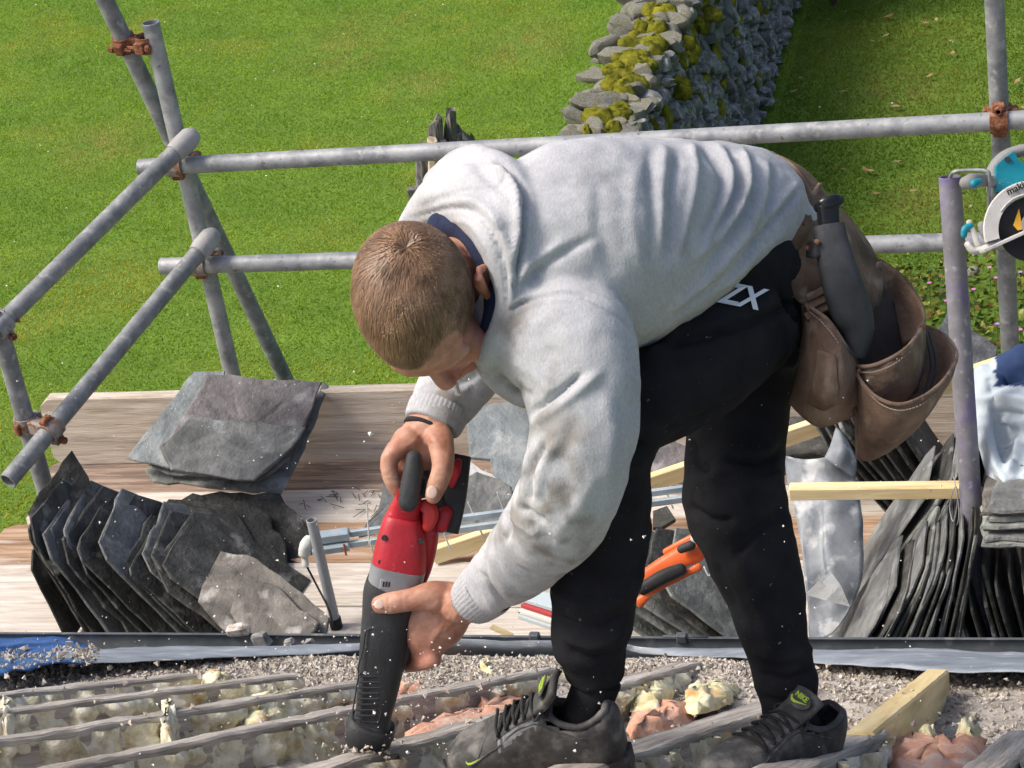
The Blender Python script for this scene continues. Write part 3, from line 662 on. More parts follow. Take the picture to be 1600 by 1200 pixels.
for i, (pts, hg) in enumerate((
        ([(985, 1105), (992, 1072), (1020, 1060), (1045, 1064), (1050, 1090), (1025, 1112)], .045),
        ([(1065, 1100), (1078, 1080), (1110, 1076), (1150, 1080), (1135, 1096), (1090, 1110)], .04),
        ([(330, 1092), (315, 1075), (345, 1066), (362, 1078), (355, 1092)], .05),
        ([(412, 1038), (418, 1028), (440, 1022), (458, 1028), (450, 1038), (430, 1042)], .05),
        ([(345, 1128), (350, 1112), (400, 1100), (480, 1088), (500, 1092), (470, 1112), (400, 1140)], .05),
        ([(1440, 1158), (1445, 1150), (1460, 1151), (1458, 1160)], .03),
        ([(1496, 1158), (1500, 1143), (1522, 1140), (1529, 1150), (1515, 1162)], .035),
        ([(752, 1058), (760, 1046), (772, 1050), (768, 1060)], .03),
        ([(0, 1140), (2, 1116), (20, 1112), (22, 1138)], .05),
        ([(252, 1150), (250, 1125), (272, 1120), (276, 1140), (262, 1162)], .05),
        ([(560, 1165), (566, 1160), (580, 1163), (578, 1174), (566, 1174)], .03))):
    lump('foam_lump', pts, -.04 if i < 7 else -.03, hg*(.55 if i in (0, 1, 4) else .8), foam_y if i not in (8, 9) else foam, seed=20+i, rough=.011, fs=60)
# grit, broken mortar and slate crumbs
def bits(name, C, S, m, label, cat, parent=None, seed=1, flat=1.0):
    r = np.random.default_rng(seed); n = len(C)
    base = A([(1, 0, 0), (-.5, .87, 0), (-.5, -.87, 0), (.1, .1, .8), (0, 0, -.7)])
    V = base[None]*S[:, None, None]*r.uniform(.6, 1.4, (n, 5, 3)); V[..., 2] *= flat
    a = r.uniform(0, 6.28, n); b = r.normal(0, .8, n); ca, sa, cb, sb = np.cos(a), np.sin(a), np.cos(b), np.sin(b)
    x, y, z = V[..., 0].copy(), V[..., 1].copy(), V[..., 2].copy()
    y, z = y*cb[:, None]-z*sb[:, None], y*sb[:, None]+z*cb[:, None]
    x, y = x*ca[:, None]-y*sa[:, None], x*sa[:, None]+y*ca[:, None]
    V = np.stack([x, y, z], -1)+C[:, None]
    f = A([(0, 1, 3), (1, 2, 3), (2, 0, 3), (1, 0, 4), (2, 1, 4), (0, 2, 4)])
    F = (f[None]+5*np.arange(n)[:, None, None]).reshape(-1, 3)
    me = bpy.data.meshes.new(name); o0 = C.mean(0)
    me.from_pydata((V.reshape(-1, 3)-o0).tolist(), [], F.tolist()); me.materials.append(m)
    o = bpy.data.objects.new(name, me); COL.objects.link(o); o.location = o0 if parent is None else o0-wloc(parent); o.parent = parent
    return tag(o, label, cat, kind='stuff')
grit_m = mat('grit', [(.3, (.16, .14, .115)), (.45, (.36, .32, .27)), (.6, (.55, .50, .44)), (.75, (.70, .67, .62))], 55, .95, .4, 200, detail=3)
r = np.random.default_rng(11); n = 26000
x = r.uniform(-3.3, .7, n); s = np.abs(r.normal(0, .17, n)); right = x > -.75
s = np.where(right & (r.uniform(0, 1, n) < .5), r.uniform(0, 1.0, n), s)
C = A([0, GY, GZ])+x[:, None]*A([1, 0, 0])+s[:, None]*RS
hh = -.072+(.018*fbm(C, 5, 3)+.010*fbm(C, 21, 5))*np.clip(s/.45, .12, 1)+.072*np.clip(1-s/.6, 0, 1)**1.3*(.93+.07*fbm(C, 4, 8))
C = C+(hh+.002)[:, None]*RN
x2 = r.uniform(-3.2, .7, 2200); s2_ = r.uniform(0, 1.25, 2200); C2_ = A([0, GY, GZ])+x2[:, None]*A([1, 0, 0])+s2_[:, None]*RS+(r.choice([.004, -.045, -.055, -.05], 2200))[:, None]*RN
C = np.concatenate([C, C2_]); n = len(C)
bits('rubble_grit', C, np.minimum(r.gamma(2.0, .0017, n)+.0012, .0085), grit_m, 'grey mortar grit and rubble along the eaves', 'rubble', seed=3)
# ------------------------------------------------------------------ gutter
gut_m = mat('grey_gutter_plastic', [(.3, (.05, .058, .062)), (.6, (.09, .10, .108)), (.8, (.15, .16, .165))], 12, .5, .15, 60, extra=speck((.30, .30, .28), 20, .6, .72, .6))
felt_m = mat('slate_blue_felt', [(.3, (.13, .155, .18)), (.5, (.22, .25, .285)), (.7, (.34, .375, .41))], 9, .65, .3, 40, stretch=(.7, 2, 2), extra=speck((.50, .53, .55), 22, .60, .72, .7))
RY = 3.935; RZ = ony(800, 996, RY)[2]
t = thing('gutter', (-1.2, RY, RZ-.06), 'dark grey half round gutter running along the eaves', 'gutter')
prof = [(.004, -.004), (.004, .004), (-.004, .004)]+[(-.056+.056*math.cos(a), -.062*math.sin(a)) for a in np.linspace(.05, 2.9, 14)]
prof2 = [(y*1.0-(.003 if i > 2 else 0)*0, z-.003) for i, (y, z) in enumerate(prof)]
G = [[(xx, RY+y, RZ+z+.002*math.sin(xx*2.2)) for (y, z) in prof] for xx in np.linspace(-3.6, 2.4, 70)]
mb = MB(); mb.grid(G); o = mb.build('trough', gut_m, t, smooth=True, angle=50); sm = o.modifiers.new('thickness', 'SOLIDIFY'); sm.thickness = .0025
for u in (835, 1065, 1165):
    c = ony(u, 996, RY); mb = MB(); mb.bbox(A([c[0], RY+.002, RZ]), (.012, 0, 0), (0, .009, 0), (0, 0, .011), .003); mb.build('bracket', gut_m, t)
c = ony(1070, 996, RY); mb = MB(); G = [[(c[0]+dx, RY+y*1.05+.002, RZ+z*1.05+.001) for (y, z) in prof] for dx in (-.05, .05)]
mb.grid(G); o = mb.build('union_bracket', gut_m, t, smooth=True, angle=50); sm = o.modifiers.new('thickness', 'SOLIDIFY'); sm.thickness = .004
# eaves felt folded down into the gutter
low = [(100, 1037), (160, 1036), (260, 1032), (400, 1024), (560, 1018), (700, 1012), (870, 1013), (1000, 1020), (1170, 1029), (1330, 1038), (1480, 1046), (1600, 1052), (1720, 1062)]
top = [(100, 1012), (160, 1012), (260, 1010), (400, 1009), (560, 1006), (700, 1001), (870, 1003), (1000, 1009), (1170, 1012), (1330, 1013), (1480, 1016), (1600, 1019), (1720, 1022)]
Lo = catmull([onr(u, v, .003) for u, v in low], 6); To = catmull([ony(u, v, RY-.06) for u, v in top], 6)
G = []
for a, b in zip(To, Lo):
    row = []
    for k in range(-2, 9):
        f = k/8
        p = a+(b-a)*f if k >= 0 else a+A([0, .012*(-k), -.028*(-k)])
        row.append(p+A([0, 0, .006*math.sin(math.pi*max(f, 0))])+RN*(.004*vnoise(A(p), 9, 3)+.0025*vnoise(A(p), 30, 4)))
    G.append(row)
mb = MB(); mb.grid(G); o = mb.build('eaves_felt', felt_m, smooth=True); sm = o.modifiers.new('thickness', 'SOLIDIFY'); sm.thickness = .002
tag(o, 'slate blue strip of eaves felt tucked into the gutter', 'felt strip')
# blue cloth
blue_m = mat('blue_cloth', [(.3, (.02, .05, .16)), (.55, (.03, .10, .27)), (.75, (.04, .22, .36))], 7, .8, .3, 120)
rows = [[(-60, 997), (0, 996), (50, 993), (95, 993), (128, 1003), (148, 1012)],
        [(-60, 1008), (0, 1006), (50, 1002), (95, 1002), (126, 1008), (147, 1014)],
        [(-60, 1024), (0, 1022), (50, 1016), (95, 1014), (125, 1016), (144, 1020)],
        [(-60, 1040), (0, 1036), (50, 1030), (95, 1026), (122, 1025), (142, 1026)],
        [(-60, 1056), (0, 1050), (50, 1042), (90, 1037), (120, 1035), (139, 1033)]]
ts = [0, -.05, -.1, -.15, -.2]
G = []
for k, rw in enumerate(rows):
    G.append(catmull([ony(u, v, RY+.004)+A([0, 0, 0]) if k == 0 else (ony(u, v, RY-.03*k) if k < 3 else onr(u, v, .008)) for u, v in rw], 5))
G = np.array(G); G2 = np.array([catmull(list(G[:, j]), 4) for j in range(G.shape[1])]); G2 = G2+RN*(.006*fbm(G2, 14, 2))[..., None]
mb = MB(); mb.grid(G2); o = mb.build('blue_cloth', blue_m, smooth=True); sm = o.modifiers.new('thickness', 'SOLIDIFY'); sm.thickness = .003
tag(o, 'crumpled blue cloth lying over the gutter under the leaning slates', 'cloth')
r = np.random.default_rng(5)
C = []
for i in range(420):
    q = G2[r.integers(0, G2.shape[0]), r.integers(8, G2.shape[1])]+r.normal(0, .012, 3)*A([1, 1, 0]); C.append(q+RN*.006)
bits('cloth_grit', np.array(C), r.gamma(2, .0016, 420)+.001, grit_m, 'grit scattered over the blue cloth', 'rubble', seed=4)
# slate crumbs lying in the gutter and on its rim
crumb_m = mat('slate_crumb', [(.10, .10, .10), (.24, .235, .225), (.42, .40, .37)], 30, .9, .5, 90)
for i, (u, v, sz, lab) in enumerate(((408, 1000, .020, 'upright slate chip standing in the gutter'), (452, 1003, .013, 'small dark slate chip lying in the gutter trough'), (482, 1002, .011, 'tiny slate flake beside the chip in the gutter'), (372, 984, .028, 'pale mortar crumb balanced on the gutter rim'))):
    c = ony(u, v, RY-.02 if i < 3 else RY); mb = MB(); mb.bbox(c, A([sz, 0, .2*sz]), A([0, .5*sz, 0]), A([-.2*sz, 0, (.9 if i == 0 else .45)*sz]), .25*sz); V = mb.v[0]; mb.v[0] = V+np.stack([vnoise(V, 120, q) for q in range(3)], -1)*.006
    tag(mb.build('mortar_crumb' if i == 3 else 'slate_chip', crumb_m if i < 3 else grit_m), lab, 'rubble')
# ================================================================== the man
KT = .9
def PM(u, v, t): return P(u, v, t*KT)
def limb(mb, nodes, k=5, ratio=.9, n=24, round_=True, L=None, sq=1.0):
    """closed tube through (u, v, depth, half width in photo pixels[, depth ratio])"""
    nd = np.array([tuple(q)+((ratio,) if len(q) == 4 else ()) for q in nodes], float); nd = np.array(catmull(list(nd), k))
    path = [PM(*q[:3]) for q in nd]; ri = [q[3]*q[2]*KT/FPX for q in nd]; rd = [a*q[4] for a, q in zip(ri, nd)]
    return mb.tube(path, rd, n, True, VIEW if L is None else L, ri, round_, sq=sq)
def remesh(mb, voxel, iters=6, fac=.5):
    me = bpy.data.meshes.new('tmp'); me.from_pydata(mb.verts().tolist(), [], mb.f); ob = bpy.data.objects.new('tmp', me); COL.objects.link(ob)
    m = ob.modifiers.new('r', 'REMESH'); m.mode = 'VOXEL'; m.voxel_size = voxel
    if iters: s = ob.modifiers.new('s', 'SMOOTH'); s.factor = fac; s.iterations = iters
    dg = bpy.context.evaluated_depsgraph_get(); ev = ob.evaluated_get(dg); out = bpy.data.meshes.new_from_object(ev)
    bpy.data.objects.remove(ob); bpy.data.meshes.remove(me); return out
def mverts(me):
    V = np.empty(len(me.vertices)*3, np.float32); me.vertices.foreach_get('co', V); return V.reshape(-1, 3).astype(float)
def mnorms(me):
    N = np.empty(len(me.vertices)*3, np.float32); me.vertex_normals.foreach_get('vector', N); return N.reshape(-1, 3).astype(float)
def polydist(uv, pts):
    """distance to a polyline and position (0..1) along it"""
    pts = [A(p, float) for p in catmull(pts, 5)]; best = np.full(len(uv), 1e9); pos = np.zeros(len(uv)); m = len(pts)-1
    for i in range(m):
        a, b = pts[i], pts[i+1]; d = b-a; f = np.clip(((uv-a)@d)/(d@d+1e-9), 0, 1); q = np.linalg.norm(uv-a-f[:, None]*d, axis=1)
        k = q < best; best[k] = q[k]; pos[k] = (i+f[k])/m
    return best, pos
def sculpt(me, strokes, noise=(), gain=1.0, wf=1.0):
    """push cloth in and out along drawn folds (only the side the folds were drawn on)"""
    V = mverts(me); N = mnorms(me); uv = proj(V)[:, :2]; face = np.clip(-(N@VIEW)*2.5+.2, 0, 1); D = np.zeros(len(V))
    for (pts, wpx, amp) in strokes:
        wpx = wpx*wf
        lo = np.min(pts, 0)-3*wpx; hi = np.max(pts, 0)+3*wpx; k = np.where(((uv > lo) & (uv < hi)).all(1))[0]
        if not len(k): continue
        d, s = polydist(uv[k], pts); tap = np.clip(np.minimum(s, 1-s)*5+.15, 0, 1)
        D[k] += gain*amp*.001*np.exp(-(d/wpx)**2)*tap*face[k]
    for (sc_, amp, seed) in noise: D += amp*.001*fbm(V, sc_, seed, 2)
    me.vertices.foreach_set('co', (V+N*D[:, None]).astype(np.float32).ravel()); me.update()
def place(me, name, m, parent, origin=None):
    V = mverts(me)
    if origin is None: origin = A([(V[:, 0].min()+V[:, 0].max())/2, (V[:, 1].min()+V[:, 1].max())/2, V[:, 2].min()])
    me.vertices.foreach_set('co', (V-origin).astype(np.float32).ravel()); me.update()
    return link(name, me, m, parent, origin, True)
skin = mat('skin', [(.28, (.29, .115, .07)), (.45, (.42, .205, .135)), (.6, (.50, .275, .19)), (.76, (.60, .38, .29))], 30, .48, .5, 220, dist=.0014, sss=.1, attr='tint', spec=.35)
def fleece_extra(N, K, col, vec, fac, b):        # marl: fine pale and dark fibres
    n = N.new('ShaderNodeTexNoise'); n.inputs['Scale'].default_value = 420; n.inputs['Detail'].default_value = 3
    mp = N.new('ShaderNodeMapping'); mp.inputs['Scale'].default_value = (1, .35, .35); K.new(vec, mp.inputs[0]); K.new(mp.outputs[0], n.inputs['Vector'])
    m = N.new('ShaderNodeMix'); m.data_type = 'RGBA'; m.blend_type = 'OVERLAY'; m.inputs['Factor'].default_value = .25; K.new(col, m.inputs['A']); K.new(n.outputs['Fac'], m.inputs['B']); return m.outputs['Result']
fleece = mat('grey_marl_fleece', [(.3, (.38, .385, .40)), (.5, (.45, .455, .47)), (.7, (.51, .51, .515))], 9, .95, .5, 300, dist=.002, attr='tint', extra=fleece_extra, spec=.15)
navy = mat('navy_lining', [(.008, .012, .035), (.02, .028, .07)], 40, .95, .4, 200)
black_cloth = mat('black_jersey', [(.3, (.012, .012, .0135)), (.6, (.021, .021, .023)), (.8, (.034, .034, .036))], 14, .9, .5, 260, dist=.002, spec=.12, extra=speck((.20, .20, .19), 150, .71, .75, .9))
# ---- head frame
HC = PM(661, 474, 3.28); hf = nrm(RW@A([.15, .97, -.15])); hu = RW@A([-.4, -.08, -.9]); hu = nrm(hu-hf*np.dot(hu, hf)); hl = np.cross(hf, hu)
if np.dot(hl, RIGHT) < 0: hl = -hl
def HP(x, y, z): return HC+hl*x+hf*y+hu*z
body = MB()
def hell(c, r): body.ell(HP(*c), hl*r[0], hf*r[1], hu*r[2], 24, 16)
hell((0, -.008, .026), (.074, .094, .078)); hell((0, .046, -.03), (.058, .047, .078)); hell((0, .048, -.088), (.044, .044, .036)); hell((0, .03, .03), (.068, .066, .062))
for s in (-1, 1):
    hell((s*.044, .06, -.045), (.024, .026, .026))                                  # cheekbone
    body.tube([HP(s*.078, .006, -.045), HP(s*.082, -.002, -.02), HP(s*.088, -.014, .004), HP(s*.089, -.026, .0), HP(s*.087, -.032, -.018), HP(s*.083, -.024, -.042), HP(s*.080, -.008, -.056), HP(s*.078, .004, -.048)], .0065, 10, round_=True)   # ear rim
    hell((s*.078, -.013, -.026), (.006, .016, .026))
    body.tube([HP(s*.052, .074, .004), HP(s*.03, .088, .010), HP(s*.008, .091, .006)], .0085, 10, round_=True)   # brow
body.tube([HP(0, .088, .002), HP(0, .099, -.016), HP(0, .105, -.036), HP(0, .103, -.044)], [.009, .0105, .013, .012], 12, round_=True)
for s in (-1, 1): body.tube([HP(s*.010, .093, -.043), HP(s*.012, .088, -.045)], .0085, 8, round_=True)
body.tube([HP(-.022, .082, -.072), HP(0, .093, -.070), HP(.022, .082, -.072)], [.005, .0085, .005], 10, round_=True)
body.tube([HP(-.020, .081, -.083), HP(0, .091, -.082), HP(.020, .081, -.083)], [.005, .0085, .005], 10, round_=True)
nb = PM(775, 425, 3.42)
body.tube([HP(0, -.035, -.03), HP(0, -.045, -.085), (HP(0, -.045, -.085)+nb)/2, nb], [.056, .055, .058, .066], 20, round_=True)
# ---- body under the clothes
limb(body, [(1160, 400, 3.64, 88), (1100, 370, 3.60, 105), (1000, 375, 3.52, 128), (900, 398, 3.45, 140), (820, 412, 3.42, 118), (775, 420, 3.40, 75)], ratio=.95)
limb(body, [(800, 470, 3.40, 70), (895, 560, 3.27, 68), (910, 660, 3.25, 58), (900, 760, 3.26, 52), (840, 850, 3.40, 42), (780, 902, 3.54, 33), (740, 938, 3.635, 30), (712, 943, 3.68, 32)])
limb(body, [(790, 420, 3.5, 60), (760, 470, 3.62, 48), (735, 555, 3.72, 42), (700, 615, 3.73, 34), (678, 650, 3.70, 29), (668, 668, 3.69, 30)])
limb(body, [(1145, 425, 3.63, 72), (1165, 470, 3.65, 66)]); limb(body, [(1160, 480, 3.62, 66), (1100, 545, 3.55, 76), (1030, 605, 3.48, 66), (965, 655, 3.43, 54), (955, 760, 3.46, 44), (938, 900, 3.52, 44), (930, 1010, 3.57, 32), (938, 1075, 3.60, 22), (930, 1135, 3.63, 20), (870, 1172, 3.66, 16), (800, 1188, 3.69, 12)])
limb(body, [(1185, 500, 3.75, 60), (1158, 640, 3.74, 48), (1156, 760, 3.71, 46), (1178, 870, 3.70, 42), (1210, 1000, 3.70, 36), (1235, 1085, 3.695, 27), (1244, 1120, 3.70, 22), (1215, 1165, 3.66, 16), (1165, 1195, 3.61, 12)])
# ---- right hand over the saw grip
hn = 12
def fing(nodes, n=12): limb(body, nodes, 4, .95, n)
limb(body, [(668, 655, 3.695, 31), (664, 680, 3.69, 40), (652, 706, 3.70, 46), (648, 722, 3.72, 36)], ratio=.55)
limb(body, [(676, 668, 3.69, 24), (688, 690, 3.66, 22), (692, 716, 3.645, 18.5), (690, 738, 3.64, 17), (682, 760, 3.642, 16), (676, 776, 3.645, 13)], ratio=.85)
fing([(640, 688, 3.68, 24), (617, 706, 3.665, 17), (608, 722, 3.665, 14.5), (611, 745, 3.668, 14), (622, 765, 3.675, 13), (634, 778, 3.685, 11)])
fing([(640, 700, 3.72, 18), (622, 716, 3.72, 14), (618, 740, 3.73, 13), (630, 764, 3.735, 12), (648, 776, 3.735, 11)])
fing([(648, 705, 3.75, 16), (634, 722, 3.76, 13), (630, 742, 3.77, 12.5), (644, 762, 3.77, 11.5), (660, 770, 3.765, 10.5)])
fing([(656, 705, 3.77, 14), (646, 722, 3.79, 11.5), (644, 740, 3.80, 11), (656, 756, 3.795, 10)])
# ---- left hand round the saw body
limb(body, [(722, 940, 3.67, 34), (700, 952, 3.70, 44), (680, 975, 3.715, 46), (668, 998, 3.73, 38), (662, 1020, 3.75, 24)], ratio=.6)
limb(body, [(705, 935, 3.685, 26), (676, 932, 3.672, 25), (648, 936, 3.667, 19), (624, 940, 3.668, 17.5), (604, 943, 3.672, 17), (591, 945, 3.678, 14)], ratio=.8)
for (v, r_, du) in ((975, 15, 0), (998, 15, 2), (1018, 14.5, 4), (1035, 12.5, 5)):
    fing([(672+du, v-6, 3.725, r_+2), (655+du, v, 3.745, r_+1), (642, v+3, 3.785, r_), (618, v+5, 3.82, r_-1), (592, v+6, 3.822, r_-2)])
# knuckles
for (u, v, t, r_) in ((610, 716, 3.66, 12), (656, 978, 3.715, 13), (656, 1003, 3.725, 13), (658, 1026, 3.74, 12)):
    q = r_*t*KT/FPX; body.ell(PM(u, v, t), RIGHT*q, UPV*q, VIEW*q*.8, 12, 8)
bme = remesh(body, .0030, 5)
tend = [([(700, 950), (668, 985)], 4, 1.2), ([(705, 960), (672, 1005)], 4, 1.3), ([(690, 940), (660, 962)], 4, 1.0), ([(668, 675), (630, 705)], 4, 1.0), ([(660, 690), (648, 702)], 5, -1.5), ([(674, 690), (662, 706)], 5, -2.0), ([(668, 672), (690, 700)], 5, 1.2), ([(607, 930), (607, 958)], 2.0, -.8), ([(630, 922), (630, 958)], 2.0, -.7), ([(648, 960), (645, 990)], 4, -2), ([(676, 757), (692, 752)], 2, -.7)]
tend += [([(u, v-13), (u+1, v), (u, v+13)], 1.6, -.8) for u, v in ((634, 938), (627, 939), (613, 942), (608, 943))]+[([(u-12, v), (u, v+1), (u+12, v)], 1.6, -.8) for u, v in ((690, 735), (688, 742), (612, 742), (613, 749), (682, 758))]+[([(712, 930), (690, 955), (680, 985), (672, 1000)], 2.5, 1.3), ([(700, 945), (688, 980), (668, 1018)], 2.5, 1.1), ([(720, 950), (704, 975), (690, 990)], 2.5, 1.0), ([(660, 672), (645, 690), (628, 700)], 2.5, 1.1), ([(672, 678), (676, 700)], 2.5, 1.0)]
sculpt(bme, tend, ((60, .6, 3), (150, .25, 6)))
V = mverts(bme); uvt = proj(V); tint = np.zeros((len(V), 4)); loc = (V-HC)@np.stack([hl, hf, hu]).T
red = np.clip(1-np.linalg.norm((loc-A([0, .07, -.045]))/A([.09, .07, .09]), axis=1), 0, 1); tint[:, :3] = (.42, .145, .10); tint[:, 3] = np.clip(red*1.1, 0, .6)
ear = (np.abs(loc[:, 0]) > .074) & (np.abs(loc[:, 2]+.02) < .05) & (np.abs(loc[:, 1]) < .05); tint[ear, 3] = .55
hnd = np.clip(1-np.linalg.norm(V-PM(665, 1030, 3.74), axis=1)/.07, 0, 1); k = hnd > 0; tint[k, 3] = np.maximum(tint[k, 3], hnd[k]*.6)
hnd = np.clip(1-np.linalg.norm(V-PM(615, 715, 3.66), axis=1)/.03, 0, 1); k = hnd > 0; tint[k, 3] = np.maximum(tint[k, 3], hnd[k]*.5)
a = bme.color_attributes.new('tint', 'FLOAT_COLOR', 'POINT'); a.data.foreach_set('color', tint.astype(np.float32).ravel())
person = place(bme, 'person', skin, None, origin=A([*PM(1060, 1185, 3.64)[:2], PM(1060, 1195, 3.66)[2]]))
tag(person, 'person in grey hoodie and black joggers bent over, cutting a rafter with a red saw', 'person')
# nails
nail_m = mat('fingernail', [(.62, .42, .34), (.70, .52, .44)], 30, .35, 0)
def nail(c, along, out, w, l):
    mb = MB(); s = np.cross(along, out); mb.ell(c, nrm(along)*l, nrm(s)*w, nrm(out)*.0016, 12, 8); mb.build('fingernail', nail_m, person, smooth=True)
nail(PM(593, 944, 3.66), PM(560, 950, 3.66)-PM(600, 943, 3.66), -VIEW+RIGHT*-.35+UPV*.1, .0075, .0085)
nail(PM(675, 769, 3.628), PM(674, 790, 3.63)-PM(678, 760, 3.63), -VIEW, .0085, .010)
for s in (-1, 1):                                 # eyes, looking down
    mb = MB(); mb.ell(HP(s*.030, .070, -.014), hl*.0115, hf*.0115, hu*.0115, 14, 10); mb.build('eye', mat('eye_white', [(.6, .56, .52)], bump=0, rough=.3), person, smooth=True)
# ---- hair
hair_m = bpy.data.materials.new('short_brown_hair'); hair_m.use_nodes = True; _t = hair_m.node_tree; _b = _t.nodes['Principled BSDF']; _a = _t.nodes.new('ShaderNodeAttribute'); _a.attribute_name = 'tint'
_t.links.new(_a.outputs['Color'], _b.inputs['Base Color']); _b.inputs['Roughness'].default_value = .42; _b.inputs['Specular IOR Level'].default_value = .35
def hair():
    r = np.random.default_rng(9); cc = A([0, -.008, .026]); rad = A([.0765, .0965, .0805])
    def front(p):                                 # hairline height for a local direction (x side, y front, z up)
        y = p[..., 1]; x = np.abs(p[..., 0])
        return np.where(y > .02, -.008+.62*(y-.02)+.10*np.exp(-((y-.03)/.018)**2)*.2, -.01-.62*(.02-y)) - np.where(y < -.05, .02, 0)
    nu, nv = 120, 70; G = np.zeros((nv, nu, 3))
    for j in range(nv):
        b = math.pi/2*(1-1.55*j/(nv-1))
        for i in range(nu):
            a_ = 2*math.pi*i/nu; G[j, i] = (math.cos(a_)*math.cos(b), math.sin(a_)*math.cos(b), math.sin(b))
    L = cc+G*rad; keep = L[..., 2] > front(L)+.004*vnoise(L, 120, 3)-.0
    fs = []; 
    for j in range(nv-1):
        for i in range(nu):
            k = (i+1) % nu
            if keep[j, i] and keep[j+1, i] and keep[j, k] and keep[j+1, k]: fs.append((j*nu+i, (j+1)*nu+i, (j+1)*nu+k, j*nu+k))
    capV = L.reshape(-1, 3); capC = np.tile(A([.10, .062, .038, 1]), (len(capV), 1))
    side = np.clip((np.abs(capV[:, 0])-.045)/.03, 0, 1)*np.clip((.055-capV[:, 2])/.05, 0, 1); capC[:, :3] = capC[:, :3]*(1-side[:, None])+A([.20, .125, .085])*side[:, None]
    n = 140000; d = r.normal(0, 1, (n, 3)); d /= np.linalg.norm(d, axis=1, keepdims=True); d = d[d[:, 2] > -.6]; p = cc+d*rad*1.0; p = p[p[:, 2] > front(p)+r.normal(0, .004, len(p))]; p = p[:60000]; n = len(p)
    nn = (p-cc)/rad**2; nn /= np.linalg.norm(nn, axis=1, keepdims=True)
    wh = cc+A([.030, -.052, .064]); dv = p-wh; dist = np.linalg.norm(dv, axis=1)
    tg = dv-nn*(dv*nn).sum(1, keepdims=True); tg /= np.linalg.norm(tg, axis=1, keepdims=True)+1e-9
    sw = np.cross(nn, tg); tg = tg+sw*(.55*np.exp(-(dist/.03)**2))[:, None]+A([0, .25, -.05])
    cl = np.stack([fbm(p, 55, s_, 2) for s_ in (1, 2, 3)], -1); tg = tg+cl*.34+r.normal(0, .15, (n, 3)); tg -= nn*(tg*nn).sum(1, keepdims=True); tg /= np.linalg.norm(tg, axis=1, keepdims=True)
    topf = np.clip((p[:, 2]-.035)/.05, 0, 1)*np.clip(1.2-np.abs(p[:, 0])/.075, 0, 1); back = np.clip((-p[:, 1]-.03)/.05, 0, 1)
    ln = (.009+.027*topf*(1-.45*back))*r.uniform(.7, 1.2, n); lift = (.26+.10*np.exp(-(dist/.02)**2)+.10*vnoise(p, 60, 8))[:, None]
    w_ = (.00040+.00020*topf)*r.uniform(.7, 1.3, n)
    sd = np.cross(nn, tg)*w_[:, None]; Ln = ln[:, None]
    p1 = p+tg*Ln*.5+nn*Ln*.32*lift*1.6+nn*.0025; p2 = p+tg*Ln*1.0+nn*Ln*.18*lift+nn*.0022
    V = np.concatenate([capV, np.stack([p-sd, p+sd, p1-sd*.9, p1+sd*.9, p2], 1).reshape(-1, 3)])
    o0 = len(capV); ix = o0+5*np.arange(n); F = fs+[q for i in ix.tolist() for q in ((i, i+1, i+3, i+2), (i+2, i+3, i+4))]
    W_ = HC+V[:, :1]*hl+V[:, 1:2]*hf+V[:, 2:3]*hu
    tone = np.clip(.5+.5*fbm(p, 70, 6, 2)+r.normal(0, .22, n), 0, 1)[:, None]; c = A([.12, .068, .038])*(1-tone)+A([.36, .215, .125])*tone
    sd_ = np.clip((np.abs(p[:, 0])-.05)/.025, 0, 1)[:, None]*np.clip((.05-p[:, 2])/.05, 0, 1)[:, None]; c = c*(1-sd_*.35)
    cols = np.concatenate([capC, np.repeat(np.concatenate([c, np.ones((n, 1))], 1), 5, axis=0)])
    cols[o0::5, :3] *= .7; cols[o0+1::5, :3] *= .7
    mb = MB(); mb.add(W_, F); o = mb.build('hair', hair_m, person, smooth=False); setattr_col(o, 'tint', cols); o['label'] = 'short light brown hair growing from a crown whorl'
hair()
# ---- hoodie
hd = MB()
limb(hd, [(1249, 330, 3.69, 50), (1238, 340, 3.685, 70), (1200, 338, 3.67, 96), (1130, 340, 3.62, 121), (1040, 362, 3.55, 151), (950, 387, 3.47, 172), (870, 402, 3.42, 172), (815, 412, 3.40, 150), (790, 418, 3.40, 110)], ratio=1.0, n=40, round_=False)
limb(hd, [(830, 470, 3.38, 110), (890, 545, 3.28, 103), (912, 640, 3.25, 86), (907, 715, 3.25, 83), (882, 788, 3.28, 79), (838, 848, 3.40, 68), (795, 890, 3.51, 56), (768, 914, 3.57, 47), (745, 934, 3.615, 39), (738, 940, 3.63, 37)], ratio=.9, n=32, round_=False)
limb(hd, [(800, 430, 3.50, 80), (772, 480, 3.62, 66), (742, 555, 3.72, 60), (708, 602, 3.735, 54), (686, 636, 3.715, 46), (680, 652, 3.705, 44), (676, 662, 3.70, 45)], ratio=.85, n=28, round_=False)
